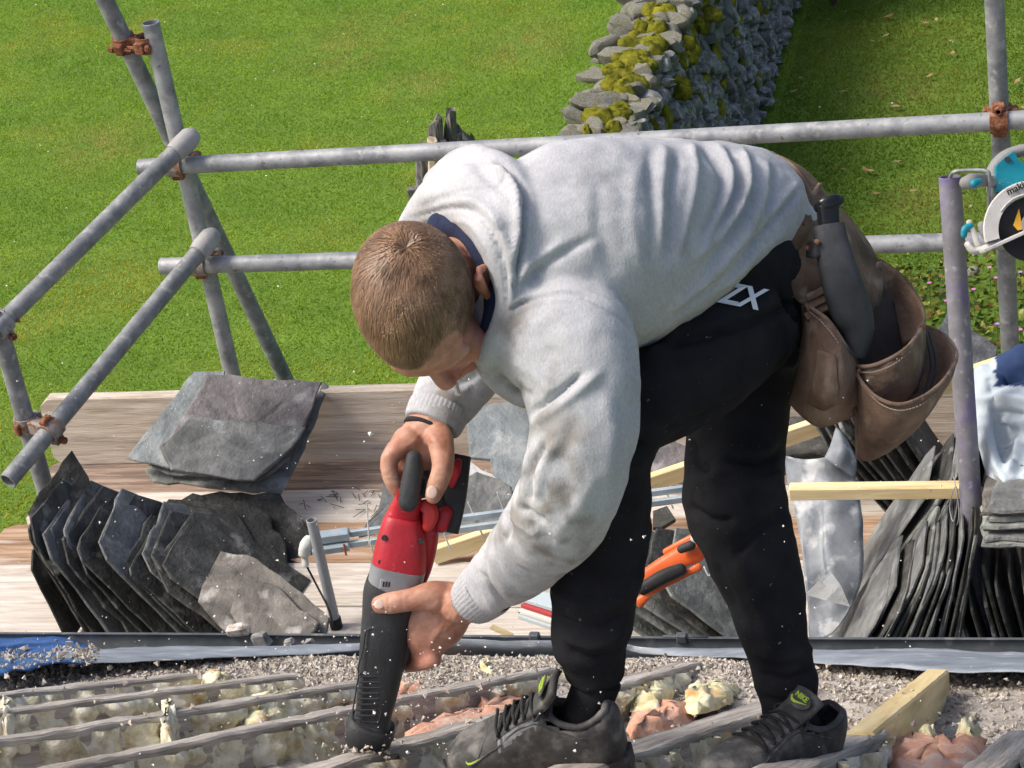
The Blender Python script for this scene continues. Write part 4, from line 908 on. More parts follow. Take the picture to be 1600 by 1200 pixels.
# hood lying round the neck
limb(hd, [(640, 352, 3.50, 26), (672, 325, 3.47, 38), (715, 305, 3.42, 50), (762, 316, 3.34, 60), (790, 370, 3.285, 48), (801, 430, 3.265, 34), (800, 485, 3.265, 27), (786, 527, 3.27, 24), (764, 555, 3.30, 22)], ratio=.9, n=24)
limb(hd, [(690, 300, 3.50, 42), (745, 270, 3.42, 44), (788, 295, 3.32, 44), (796, 350, 3.27, 38)], ratio=.8)
limb(hd, [(770, 560, 3.33, 26), (800, 590, 3.36, 34), (830, 600, 3.36, 40)], ratio=.8)
hme = remesh(hd, .0050, 5)
folds = [([(1015, 230), (1018, 415)], 11, -5), ([(1059, 236), (1040, 407)], 10, -6), ([(1097, 224), (1128, 290), (1100, 373)], 9, -7), ([(1139, 232), (1147, 301), (1103, 390)], 8, -8), ([(1180, 240), (1172, 312), (1100, 420)], 8, -8), ([(1215, 262), (1195, 340), (1120, 425)], 7, -6),
    ([(1251, 296), (1190, 368), (1126, 436), (1060, 492)], 5, -9), ([(1250, 285), (1180, 355), (1110, 430), (1040, 490)], 9, 7), ([(1240, 350), (1180, 400), (1110, 455)], 12, 6),
    ([(1037, 226), (1028, 400)], 10, 4), ([(1080, 222), (1083, 300), (1058, 400)], 9, 6), ([(1119, 226), (1140, 275), (1120, 355), (1085, 410)], 8, 7), ([(1160, 232), (1163, 295), (1120, 390)], 8, 8), ([(1200, 248), (1186, 325), (1110, 428)], 8, 6),
    ([(990, 260), (985, 360), (1005, 430)], 14, 3), ([(940, 280), (935, 350), (960, 430)], 16, -3),
    ([(808, 462), (840, 425), (880, 395), (930, 370)], 9, -6), ([(800, 445), (835, 408), (880, 380)], 10, 5), ([(1003, 530), (960, 520), (900, 500)], 12, 0),
    ([(788, 490), (820, 472), (860, 463), (900, 463), (935, 476), (970, 500), (1002, 533)], 3.5, -4), ([(790, 482), (820, 465), (862, 456), (902, 456), (940, 470), (978, 497)], 4, 2.5), ([(792, 497), (822, 480), (862, 471), (900, 471), (932, 484), (964, 508)], 4, 2),
    ([(775, 250), (800, 264), (817, 292), (823, 318), (818, 370), (812, 420), (806, 455)], 5, -13), ([(765, 258), (790, 270), (806, 300), (809, 360), (801, 415)], 8, 9), ([(632, 346), (700, 326), (745, 334), (775, 378), (789, 440), (787, 505)], 3.5, -6), ([(690, 318), (745, 318), (785, 365), (798, 430), (795, 500)], 6, 5), ([(655, 325), (715, 300), (770, 290), (798, 268)], 5, -4), ([(690, 345), (735, 352), (765, 395), (778, 450)], 4, 3), ([(700, 300), (760, 320), (785, 360)], 9, 4), ([(740, 255), (790, 300)], 9, -4),
    ([(826, 648), (850, 630), (880, 608), (910, 583)], 6, -9), ([(822, 668), (862, 642), (905, 610), (940, 580)], 10, 6), ([(800, 560), (840, 590), (862, 615)], 12, 4), ([(800, 600), (830, 620)], 7, -5),
    ([(826, 785), (832, 735), (850, 690)], 6, -10), ([(838, 780), (850, 730), (870, 690)], 10, 6), ([(815, 795), (822, 745), (832, 700)], 7, 5), ([(815, 790), (850, 818)], 5, -7), ([(800, 805), (842, 835)], 7, 5), ([(795, 800), (798, 830), (790, 845)], 5, -6), ([(826, 815), (870, 850)], 8, -4),
    ([(755, 862), (758, 900), (775, 932), (800, 948)], 5, -6), ([(768, 855), (775, 895), (800, 930)], 8, 5), ([(782, 838), (800, 880), (840, 905)], 7, -4), ([(860, 850), (900, 800), (930, 740)], 14, 3), ([(748, 892), (768, 925), (790, 952)], 3, -4), ([(738, 905), (758, 940), (776, 960)], 5, 2),
    ([(940, 620), (960, 680), (945, 760)], 18, 4), ([(900, 650), (880, 720), (890, 790)], 16, -3),
    ([(645, 618), (690, 628), (735, 640)], 4, -5), ([(655, 600), (720, 600), (755, 575)], 6, -4), ([(700, 590), (735, 610)], 6, 4),
    ([(1140, 452), (1180, 432), (1222, 412)], 4, -3)]
sculpt(hme, folds, ((9, 5, 2), (20, 3.0, 5), (48, .8, 7)), 1.1, .78)
V = mverts(hme); uv = proj(V)[:, :2]; tint = np.zeros((len(V), 4)); tint[:, :3] = (.20, .18, .155)
nz = fbm(V, 11, 4)*.6+fbm(V, 38, 7)*.6
m1 = np.clip(1-np.hypot((uv[:, 0]-850)/120, (uv[:, 1]-790)/190), 0, 1)           # worn forearm
m2 = np.clip(1-np.hypot((uv[:, 0]-820)/70, (uv[:, 1]-560)/110), 0, 1)            # front of the shoulder
m3 = np.clip(1-np.hypot((uv[:, 0]-690)/90, (uv[:, 1]-620)/70), 0, 1)
tint[:, 3] = np.clip((m1*1.3+m2*1.6+m3*.8)*np.clip(.35+nz*1.7, 0, 1.2)*1.1+np.clip(nz-.55, 0, 1)*.5, 0, .8)
a = hme.color_attributes.new('tint', 'FLOAT_COLOR', 'POINT'); a.data.foreach_set('color', tint.astype(np.float32).ravel())
hood = place(hme, 'hoodie', fleece, person)
# ribbed cuffs
def cuff(a, b, ra, rb_, dr=.85):
    a, b = PM(*a), PM(*b); T = nrm(b-a); L0 = nrm(VIEW-T*np.dot(VIEW, T)); Q = np.cross(T, L0); G = []
    for i in range(8):
        f = i/7; r_ = (ra+(rb_-ra)*f)*(1-.06*(abs(f-.5)*2)**4); G.append([a+(b-a)*f+(L0*math.cos(k*math.pi/60)*dr+Q*math.sin(k*math.pi/60))*(r_+.0011*(k % 3 == 0)) for k in range(120)])
    G.append([a+(b-a)*.97+(p-(a+(b-a)))*.80 for p in G[-1]])
    mb = MB(); mb.grid(G, True); o = mb.build('cuff', fleece, hood, smooth=True); setattr_col(o, 'tint', np.tile(A([.20, .18, .155, .12]), (len(o.data.vertices), 1)))
px_ = lambda p, t: p*t*KT/FPX
cuff((764, 917, 3.58), (736, 942, 3.635), px_(48, 3.58), px_(39, 3.635)); cuff((688, 634, 3.715), (675, 665, 3.70), px_(48, 3.715), px_(46, 3.70))
# navy lining inside the hood, dark cuff of the inner layer
mb = MB(); limb(mb, [(690, 352, 3.42, 22), (728, 358, 3.38, 24), (758, 392, 3.34, 24), (776, 440, 3.31, 24), (777, 485, 3.295, 22), (764, 522, 3.305, 18), (745, 548, 3.34, 14)], ratio=1.2); o = place(remesh(mb, .004, 4), 'collar_lining', navy, hood)
# ---- joggers
jg = MB()
limb(jg, [(1120, 395, 3.60, 106), (1165, 440, 3.64, 108), (1180, 490, 3.66, 92)], n=32); limb(jg, [(1200, 440, 3.68, 82), (1200, 520, 3.70, 80)], n=28)
limb(jg, [(1172, 490, 3.61, 92), (1110, 545, 3.55, 99), (1040, 602, 3.48, 90), (975, 652, 3.43, 76), (958, 700, 3.44, 70), (955, 765, 3.46, 66), (946, 850, 3.50, 67), (936, 910, 3.52, 69), (930, 955, 3.54, 67), (926, 1000, 3.56, 60), (929, 1025, 3.575, 53), (932, 1050, 3.585, 48), (934, 1064, 3.59, 45)], ratio=.95, n=32, round_=False)
limb(jg, [(1190, 500, 3.75, 82), (1158, 600, 3.745, 84), (1152, 680, 3.74, 79), (1150, 735, 3.72, 80), (1152, 790, 3.70, 84), (1172, 860, 3.70, 73), (1194, 930, 3.70, 62), (1211, 1000, 3.70, 54), (1222, 1050, 3.70, 53), (1231, 1085, 3.70, 48), (1238, 1118, 3.695, 43)], ratio=.95, n=32, round_=False)
jme = remesh(jg, .0055, 6)
sculpt(jme, [([(1255, 470), (1180, 500), (1080, 530), (1005, 540)], 9, -6), ([(1080, 505), (1010, 560)], 9, 6), ([(1230, 440), (1245, 520), (1235, 580)], 8, 6), ([(1030, 670), (1090, 655), (1160, 625)], 8, -6), ([(1078, 690), (1085, 720), (1110, 735)], 7, -8), ([(1230, 700), (1190, 720), (1130, 715)], 8, -7), ([(1225, 740), (1170, 750), (1100, 745)], 10, 6), ([(1070, 790), (1110, 815), (1150, 810)], 9, -7), ([(1240, 790), (1180, 830), (1150, 870)], 10, -6), ([(1150, 870), (1190, 960), (1210, 1040)], 12, 5), ([(1120, 880), (1165, 980)], 9, -4), ([(1010, 690), (960, 700), (930, 690)], 7, -7), ([(1010, 720), (970, 735), (935, 720)], 9, 6),
    ([(985, 960), (930, 985), (870, 965)], 8, -6), ([(980, 985), (930, 1008), (880, 992)], 7, 7), ([(985, 930), (930, 945), (870, 925)], 9, 5), ([(975, 1018), (930, 1030), (888, 1014)], 5, -6), ([(1275, 1040), (1230, 1062), (1185, 1050)], 7, -6), ([(1270, 1010), (1225, 1030), (1175, 1015)], 9, 6), ([(1190, 1090), (1230, 1098), (1280, 1085)], 5, -5)], ((8, 6, 1), (20, 4, 4), (45, 1.2, 6)), 1.7, .85)
jog = place(jme, 'joggers', black_cloth, person)
def text_mesh(s, size, ext=.0008, bold=.0):
    cu = bpy.data.curves.new('t', 'FONT'); cu.body = s; cu.size = size; cu.extrude = ext; cu.offset = bold; cu.align_x = 'CENTER'; cu.align_y = 'CENTER'
    ob = bpy.data.objects.new('t', cu); COL.objects.link(ob); dg = bpy.context.evaluated_depsgraph_get(); me = bpy.data.meshes.new_from_object(ob.evaluated_get(dg)); bpy.data.objects.remove(ob); return me
def decal(s, size, c, xdir, ydir, m, parent, name, ext=.0008, bold=0., curve=0., shear=0.):
    me = text_mesh(s, size, ext, bold); V = mverts(me); xd, yd = nrm(xdir), None; zd = nrm(np.cross(xd, nrm(ydir))); yd = np.cross(zd, xd)
    V[:, 0] += shear*V[:, 1]
    W = A(c)+V[:, :1]*xd+V[:, 1:2]*yd+(V[:, 2:3]-curve*V[:, :1]**2)*zd
    global _LF
    mb = MB(); _LF = [tuple(p.vertices) for p in me.polygons]; mb.add(W, _LF); return mb.build(name, m, parent)
print_white = mat('white_print', [(.75, .76, .78)], bump=0, rough=.7)
def surf_t(obj_me_verts, u, v, r=14):             # depth of the front of a mesh at a pixel
    q = proj(obj_me_verts); k = np.hypot(q[:, 0]-u, q[:, 1]-v) < r; return q[k, 2].min()
JV = mverts(jog.data)+wloc(jog)
tq = surf_t(JV, 1163, 465, 10); c = P(1160, 464, tq-.004)
ax = P(1196, 470, surf_t(JV, 1190, 468, 8))-P(1130, 457, surf_t(JV, 1135, 460, 8)); decal('ZX', .043, c, ax, UPV*1.0+RIGHT*.1, print_white, None, 'printed_letters', .0, .0012, shear=.35)
_pl = bpy.data.objects['printed_letters']; _V = mverts(_pl.data)+A(_pl.location); _q = proj(_V); _jq = proj(JV)
_W = np.array([P(a_[0], a_[1], _jq[np.hypot(_jq[:, 0]-a_[0], _jq[:, 1]-a_[1]) < 9, 2].min()-.0022) for a_ in _q]); bpy.data.objects.remove(_pl)
_pm = MB(); _pm.add(_W, _LF); _o = _pm.build('printed_letters', print_white, jog)
# ---- shoes
shoe_m = mat('worn_black_leather', [(.3, (.022, .022, .022)), (.5, (.055, .054, .052)), (.7, (.13, .125, .12))], 26, .7, .4, 150, dist=.0015, extra=speck((.20, .19, .175), 30, .54, .68, .7))
sole_m = mat('worn_black_rubber', [(.3, (.03, .03, .03)), (.55, (.085, .083, .08)), (.75, (.20, .19, .18))], 40, .85, .5, 160, dist=.002)
mesh_m = mat('grey_shoe_mesh', [(.3, (.11, .115, .12)), (.6, (.22, .225, .23))], 70, .8, .6, 400, dist=.001)
lace_m = mat('black_lace', [(.012, .013, .014), (.03, .03, .032)], 50, .9, .4, 300)
lime = mat('lime_print', [(.42, .62, .06)], bump=0, rough=.6)
def shoe(heel, toe, up, zs, lab, ankle, lateral):
    """trainer: local x from heel to toe, y to the wearer's left, z up"""
    T = toe-heel; Lg = np.linalg.norm(T); x_ = nrm(T); z_ = nrm(up-x_*np.dot(up, x_)); y_ = np.cross(z_, x_); k = Lg/.30
    W = lambda x, y, z: heel+x_*x*k+y_*y*k+z_*z*k*zs
    xs = np.array([0, .008, .03, .07, .12, .17, .21, .25, .28, .295, .30])
    wl = np.interp; cx = lambda x: wl(x, xs, [.012, .026, .036, .037, .036, .042, .049, .049, .040, .022, .006])
    hz = lambda x: wl(x, [0, .02, .06, .10, .13, .16, .20, .24, .27, .29, .30], [.098, .105, .098, .100, .108, .098, .076, .062, .056, .046, .030])
    off = lambda x: wl(x, [0, .12, .22, .30], [0, 0, -.004*lateral, .012*lateral])
    sl = lambda x: .028+.006*np.exp(-((x-.02)/.05)**2)+wl(x, [0, .24, .30], [0, 0, .010])
    def sec(x, a, grow=0):                          # a from 0 (right edge) over the top to pi (left edge)
        w_ = cx(x)+grow; b = sl(x)-.004; h_ = hz(x)-b
        ca, sa = math.cos(a), math.sin(a); e = .62 if x < .19 else .8
        return W(x, off(x)-w_*np.sign(ca)*abs(ca)**(.55), b+h_*abs(sa)**e+grow)
    root = None
    # upper with an opening for the ankle
    nx, na = 44, 28; G = []; XS = np.linspace(.002, .299, nx)
    for x in XS: G.append([sec(x, math.pi*j/(na-1)) for j in range(na)])
    G = np.array(G); fs = []
    for i in range(nx-1):
        for j in range(na-1):
            a_ = math.pi*(j+.5)/(na-1); x = XS[i]
            if .018 < x < .108 and abs(a_-math.pi/2) < .62+.12*math.sin((x-.018)/.09*math.pi): continue
            fs.append((i*na+j, (i+1)*na+j, (i+1)*na+j+1, i*na+j+1))
    mb = MB(); mb.add(G.reshape(-1, 3), fs); mb.f.append(tuple(range(na))); mb.f.append(tuple((nx-1)*na+na-1-j for j in range(na)))
    up_ = mb.build('shoe', shoe_m, person, smooth=True, angle=60); up_['label'] = lab
    sm = up_.modifiers.new('thickness', 'SOLIDIFY'); sm.thickness = .005; sm.offset = 0
    # sole: grooved slab with a shaped heel
    nx = 60; G = []
    for i, x in enumerate(np.linspace(-.006, .306, nx)):
        w_ = cx(min(max(x, 0), .3))+.006; top = sl(x)+.001; tspring = wl(x, [-.006, .02, .22, .306], [.006, 0, 0, .022]); row = []
        for (yy, zz) in ((-1, 0), (-1.02, .35), (-.97, .42), (-1.03, .5), (-.98, .75), (-.96, 1), (.96, 1), (.98, .75), (1.03, .5), (.97, .42), (1.02, .35), (1, 0)):
            gro = (.002 if (i % 2 and zz < .36) else 0)
            row.append(W(x, off(x)+yy*(w_-gro), tspring+(top-tspring)*zz))
        G.append(row)
    mb = MB(); mb.grid(G, True); kk = 12; mb.f += [tuple(range(kk)), tuple(range((nx-1)*kk+kk-1, (nx-1)*kk-1, -1))]; mb.build('sole', sole_m, up_, smooth=True, angle=35)
    # mesh quarter, toe seam, eyestay and laces
    for s in (-1, 1):
        mb = MB(); G = [[sec(x, math.pi/2+s*a_, .0022) for a_ in np.linspace(.42, .98, 8)] for x in np.linspace(.125, .20, 14)]
        mb.grid(G if s > 0 else G[::-1]); mb.build('mesh_panel', mesh_m, up_, smooth=True)
        mb = MB(); G = [[sec(x, math.pi/2+s*a_, .0035) for a_ in np.linspace(.34, .52, 4)] for x in np.linspace(.10, .205, 16)]
        mb.grid(G if s > 0 else G[::-1]); mb.build('eyestay', shoe_m, up_, smooth=True)
        mb = MB(); mb.tube([sec(x, math.pi/2+s*(1.10-.45*math.sin((x-.05)/.2*math.pi)), .002) for x in np.linspace(.05, .25, 18)], .0016*k, 6); mb.build('seam', shoe_m, up_, smooth=True)
    mb = MB(); mb.tube([sec(.232-.02*math.cos((a_-math.pi/2)*1.3)+.012, a_, .0015) for a_ in np.linspace(.45, math.pi-.45, 18)], .0016*k, 6); mb.build('toe_seam', shoe_m, up_, smooth=True)
    for i in range(6):
        xa = .108+.017*i; mb = MB(); hgt = .005
        mb.tube([sec(xa+.006*q, math.pi/2+q*(.46), hgt-.001+.003*(1-abs(q))) for q in np.linspace(-1, 1, 9)], .0030*k, 8); mb.build('lace', lace_m, up_, smooth=True)
        mb = MB(); mb.tube([sec(xa+.012-.008*q, math.pi/2+q*(.46), hgt+.0015+.003*(1-abs(q))) for q in np.linspace(-1, 1, 9)], .0028*k, 8); mb.build('lace', lace_m, up_, smooth=True)
    for s in (-1, 1):                                # bow loops
        b0 = sec(.112, math.pi/2, .010); mb = MB(); mb.tube(catmull([b0, b0+y_*s*.022*k+z_*.006*k, b0+y_*s*.040*k-z_*.006*k+x_*.012*k, b0+y_*s*.024*k-z_*.008*k+x_*.018*k, b0], 5), .0024*k, 8); mb.build('lace', lace_m, up_, smooth=True)
    # tongue
    G = [[W(x+.0*abs(yy), yy*(.026+.004*f), z-.006*yy*yy) for yy in np.linspace(-1, 1, 9)] for f, x, z in ((0, .165, .094), (.25, .13, .112), (.5, .108, .126), (.8, .092, .142), (1, .088, .147))]
    mb = MB(); mb.grid(G); tg_ = mb.build('tongue', shoe_m, up_, smooth=True); sm = tg_.modifiers.new('thickness', 'SOLIDIFY'); sm.thickness = .010; sm.offset = 0
    # tongue badge with lettering and a tick
    tc = W(.1085, 0, .1335); ty = nrm(W(.088, 0, .147)-W(.108, 0, .126)); tx = y_; tn = nrm(np.cross(tx, ty))
    if np.dot(tn, x_) < 0: tn = -tn
    def tick(c, X_, Y_, s, m_, parent, nrm_):
        pts = [(-1, .10), (-.72, -.26), (-.35, -.30), (1.0, .22), (-.30, -.06), (-.62, -.02), (-.80, .06), (-.93, .30)]
        mb = MB(); mb.prism([c+X_*p[0]*s+Y_*p[1]*s for p in pts], nrm_*.0012); mb.build('tick_mark', m_, parent)
    mb = MB(); mb.prism([tc+tn*.004+tx*.024*k*math.cos(a_)*1.0+ty*.015*k*math.sin(a_) for a_ in np.linspace(0, 2*math.pi, 20)[:-1]], tn*.002); mb.build('badge', sole_m, tg_)
    tick(tc+tn*.0062-ty*.004*k, tx, ty, .019*k, lime, tg_, tn); decal('NIKE', .013*k, tc+tn*.0068+ty*.006*k, tx, ty, lime, tg_, 'lettering', .0006, .0003)
    if np.dot(np.cross(tx, ty), tn) < 0: pass
    # tick on the outside of the toe
    a1_ = math.pi/2+lateral*.98; c = sec(.243, a1_, .004); X_ = nrm(sec(.262, a1_, .004)-sec(.225, a1_, .004)); Y_ = nrm(sec(.243, a1_-lateral*.2, .004)-c); n_ = nrm(np.cross(X_, Y_)); n_ = n_ if np.dot(n_, z_) > 0 else -n_
    tick(c+n_*.002, -X_, Y_, .013*k, lime, up_, n_)
    # sock
    mb = MB(); base = W(.066, 0, .045); mb.tube(catmull([base, (base+ankle)/2+x_*.008*k, ankle], 5), [.040*k]*6+[.038*k]*5, 18); mb.build('sock', black_cloth, up_, smooth=True)
    # padded collar rim
    ring = []
    for a_ in np.linspace(0, 2*math.pi, 25)[:-1]:
        x = .062-.048*math.cos(a_); s = math.sin(a_); ring.append(sec(min(max(x, .016), .110), math.pi/2-s*.66, .001))
    mb = MB(); mb.tube(ring+[ring[0]], .006*k, 8, caps=False); mb.build('collar_rim', shoe_m, up_, smooth=True)
    return up_
zU = A([0, 0, 1.])
hL, tL = PM(986, 1203, 3.64), PM(712, 1206, 3.72)
shoe(hL, tL, zU+A([-.05, -.12, 0]), 1.40, 'worn black trainer with a lime tick on its toe', PM(936, 1060, 3.59), 1)
hR, tR = PM(1296, 1188, 3.73), PM(1092, 1246, 3.56)
shoe(hR, tR, zU+A([.1, -.05, 0]), 1.08, 'worn black trainer of the rear foot, toe dipping between rafters', PM(1240, 1100, 3.69), 1)
# ---- cigarette and wristwatch
cg = MB(); cg.tube([PM(706, 575, 3.36), PM(716, 617, 3.34)], .0036, 12); o = cg.build('cigarette', mat('cigarette_paper', [(.55, .55, .52), (.70, .70, .67)], 30, .8, .1), smooth=True, angle=40); tag(o, 'thin white cigarette hanging from the mouth of the bent man', 'cigarette')
wt = thing('wristwatch', PM(695, 668, 3.70), 'black wristwatch just below the hoodie cuff on the far wrist', 'watch')
dirv = nrm(PM(668, 672, 3.69)-PM(684, 640, 3.71)); 
c0 = PM(667, 673, 3.692); s1_ = nrm(np.cross(dirv, VIEW)); s2_ = np.cross(dirv, s1_)
mb = MB(); mb.tube([c0+s1_*.0345*math.cos(a_)+s2_*.027*math.sin(a_) for a_ in np.linspace(0, 2*math.pi, 29)], .004, 8, caps=False); mb.build('strap', lace_m, wt, smooth=True)
wc = PM(699, 676, 3.69); wo = nrm(wc-c0); mb = MB(); mb.tube([wc-wo*.004, wc+wo*.007], .0165, 18); mb.build('case', mat('watch_black', [(.01, .01, .012)], bump=0, rough=.35), wt, smooth=True, angle=40)
# ================================================================== slates, timbers and gear on the platform
def slate_mat(name, a, b, c, sp=(.40, .42, .42), amt=.6):
    return mat(name, [(.3, a), (.5, b), (.7, c)], 6, .62, .9, 22, dist=.012, distort=1.6, extra=chain(speck(sp, 14, .58, .70, amt), speck((.50, .50, .48), 90, .70, .74, .8, 6), speck(a, 5, .50, .66, .75, 11)), rvar=.1, spec=.22)
sl_dark = slate_mat('dark_slate', (.026, .026, .023), (.060, .060, .054), (.12, .118, .108), (.28, .28, .27), .75)
sl_black = slate_mat('black_slate', (.010, .0105, .010), (.024, .025, .024), (.055, .055, .052), (.13, .13, .125), .6)
sl_grey = slate_mat('grey_slate', (.075, .08, .078), (.15, .155, .15), (.25, .25, .24), (.36, .38, .39))
sl_blue = slate_mat('blue_grey_slate', (.13, .15, .155), (.22, .245, .25), (.33, .35, .35), (.48, .50, .50))
sl_purple = slate_mat('purple_slate', (.09, .085, .085), (.17, .155, .155), (.26, .24, .235), (.36, .36, .36), .7)
sl_green = slate_mat('green_grey_slate', (.10, .11, .10), (.20, .21, .19), (.31, .32, .29), (.50, .50, .48), .6)
sl_brown = slate_mat('brown_dusted_slate', (.06, .056, .05), (.13, .12, .105), (.25, .235, .21), (.55, .53, .50), .7)
def slab(name, poly, thk, m, jit=.006, seed=0, sub=.035, parent=None):
    """riven slate from a 3D outline: flattened, chipped edges, bevelled"""
    r = np.random.default_rng(seed+3); p = np.array(poly, float); c = p.mean(0); u_, s_, vt = np.linalg.svd(p-c); n = vt[2]
    if np.dot(n, VIEW) > 0: n = -n
    p = p-((p-c)@n)[:, None]*n; out = []
    for i in range(len(p)):
        a, b = p[i], p[(i+1) % len(p)]; L = np.linalg.norm(b-a); k = max(1, int(L/sub)); e = nrm(np.cross(b-a, n))
        for j in range(k): out.append(a+(b-a)*j/k+e*r.normal(0, jit)*(.5 if j == 0 else 1)+(b-a)/k*r.uniform(-.25, .25)*(j > 0))
    q = np.array(out); ce = c+(q-c)*.985; ci = c+(q-c)*.955
    w1 = (r.normal(0, thk*.12, len(q)))[:, None]*n
    mb = MB(); N_ = len(q)
    rv = lambda k: (r.normal(0, min(thk*.08, .0007), N_))[:, None]*n
    mb.grid([ce-n*thk*.5, q-n*thk*.2+w1, ce+n*thk*.35+w1, ci+n*thk*.5+rv(0), c+(q-c)*.72+n*thk*.5+rv(1), c+(q-c)*.42+n*thk*.5+rv(2), c+(q-c)*.14+n*thk*.5], True); mb.f.append(tuple(6*N_+i for i in range(N_))); mb.f.append(tuple(N_-1-i for i in range(N_)))
    return mb.build(name, m, parent)
def slate_t(pts, thk, m, label, group=None, seed=0, jit=.003):
    return tag(slab('slate', PL(pts), thk, m, jit, seed), label, 'slate', group)
# -- pile of broad slates leaning on the toe board
slate_t([(515, 605, 6.32), (508, 598, 6.33), (470, 670, 6.22), (438, 700, 6.2), (400, 766, 6.14), (437, 776, 6.12), (462, 735, 6.17)], .008, sl_grey, 'narrow grey slate showing at the edge under the broad purple slate', seed=1)
slate_t([(226, 735, 6.24), (300, 715, 6.26), (450, 725, 6.2), (437, 745, 6.17), (405, 769, 6.13), (240, 752, 6.2)], .008, sl_green, 'long greenish slate at the bottom of the leaning pile', seed=2)
slate_t([(228, 722, 6.22), (330, 700, 6.24), (452, 715, 6.18), (430, 735, 6.15), (402, 752, 6.13), (262, 742, 6.18)], .008, sl_grey, 'thin grey slate sandwiched in the leaning pile', seed=3)
slate_t([(303, 577, 6.30), (352, 582, 6.30), (350, 660, 6.22), (330, 735, 6.13), (262, 729, 6.16), (199, 718, 6.2), (240, 662, 6.24)], .009, sl_blue, 'pale slate with a long slanting edge under the purple slate', seed=4)
slate_t([(322, 582, 6.27), (503, 598, 6.27), (488, 640, 6.22), (470, 682, 6.16), (432, 722, 6.1), (396, 748, 6.06), (330, 742, 6.08), (268, 736, 6.1), (250, 700, 6.14), (292, 640, 6.21)], .009, sl_purple, 'broad purple grey slate on top of the pile against the toe board', seed=5)
slate_t([(296, 650, 6.185), (478, 668, 6.15), (468, 684, 6.13), (432, 723, 6.07), (397, 750, 6.03), (330, 743, 6.05), (268, 737, 6.07), (252, 702, 6.11)], .007, sl_grey, 'grey slate lying over the lower half of the broad purple slate', seed=6)
# -- dark heap in front of it
gd = 'dark slates heaped in front of the leaning pile'
for i, (pts, lab) in enumerate((
    ([(255, 790, 6.12), (300, 768, 6.15), (438, 776, 6.12), (472, 803, 6.05), (492, 850, 5.97), (510, 905, 5.9), (490, 918, 5.9), (440, 900, 5.92), (330, 880, 6.0)], 'largest dark slate at the back of the heap by the grey pipe'),
    ([(246, 800, 6.08), (262, 782, 6.1), (385, 785, 6.08), (420, 805, 6.02), (448, 850, 5.95), (455, 900, 5.88), (400, 895, 5.9), (300, 850, 5.98)], 'dark slate in the middle of the heap with a stepped edge'),
    ([(242, 825, 6.05), (265, 800, 6.08), (300, 792, 6.07), (376, 806, 6.02), (402, 850, 5.95), (415, 880, 5.9), (330, 860, 5.95), (262, 845, 6.0)], 'front dark slate of the heap with a rounded top edge'))):
    slate_t(pts, .010, sl_black, lab, gd, 10+i, .006)
for i, (x, y) in enumerate(((258, 812), (266, 838))):
    slate_t([(x-14, y+6, 6.08), (x+6, y-14, 6.1), (x+30, y-8, 6.08), (x+34, y+14, 6.04), (x+4, y+18, 6.04)], .012, sl_black, ['broken dark slate corner poking out above the heap', 'broken dark slate corner poking out below the heap'][i], gd, 15+i)
# -- leaning row beside the blue cloth
def plate(xb, yf, th, L, Wd, thk, m, label, group, seed, lean=-1, yaw=0., clip=.3, zb=PZ):
    """slate standing on the platform, leaning along the eaves by th from the vertical"""
    r = random.Random(seed); d = A([lean*math.sin(th), .10, math.cos(th)]); d = nrm(d); w_ = nrm(A([math.sin(yaw), math.cos(yaw), 0])); o = A([xb, yf, zb+.004])
    c1, c2, c3, c4 = r.uniform(.06, clip), r.uniform(.08, clip), r.uniform(.05, .2), r.uniform(.05, .2)
    uvp = [(0, 0), (1, 0), (1, 1-c2), (1-c2*.9, 1), (c1*.8, 1-.04*r.random()), (0, 1-c1)]
    return tag(slab('slate', [o+w_*Wd*a+d*L*b for a, b in uvp], thk, m, .003, seed, .05), label, 'slate', group)
gl = 'slates leaning in a row by the blue cloth'
xa, xb_ = onz(118, 990, PZ)[0], onz(440, 990, PZ)[0]; r = random.Random(8)
for i in range(18):
    f = i/17; x = xa+(xb_-xa)*f; th = math.radians(15+36*f**.9+r.uniform(-3, 3))
    m = sl_dark if r.random() < .62 else sl_grey
    lab = 'riven slate leaning in the row between the blue cloth and the dark heap'; g_ = gl
    L_ = .37-.05*f+r.uniform(-.03, .04)
    if i == 0: L_, lab, g_, m = .27, 'lowest black slate at the outer end of the leaning row', None, sl_dark
    if i == 1:
        slate_t([(113, 703, 5.86), (157, 778, 5.78), (132, 845, 5.70), (92, 900, 5.61), (84, 902, 5.61), (62, 865, 5.63), (42, 800, 5.70), (75, 755, 5.78)], .009, sl_dark, 'tall pointed slate rising above the outer end of the leaning row', seed=29, jit=.003)
        continue
    plate(x, 4.28+r.uniform(-.03, .03), th, L_, .30+r.uniform(-.05, .04), r.uniform(.006, .008), m, lab, g_, 30+i, yaw=r.uniform(-.12, .12), clip=.24)
slate_t([(345, 862, 5.55), (400, 868, 5.5), (440, 900, 5.46), (518, 968, 5.36), (512, 992, 5.34), (360, 992, 5.38), (312, 945, 5.50)], .009, sl_brown, 'pale dusty slate lying over the inner end of the leaning row', seed=50)
slate_t([(372, 925, 5.46), (400, 905, 5.46), (430, 912, 5.43), (500, 975, 5.33), (490, 994, 5.31), (380, 994, 5.34), (362, 960, 5.42)], .009, sl_brown, 'brown slate lying lowest against the gutter below the dusty slate', seed=51)
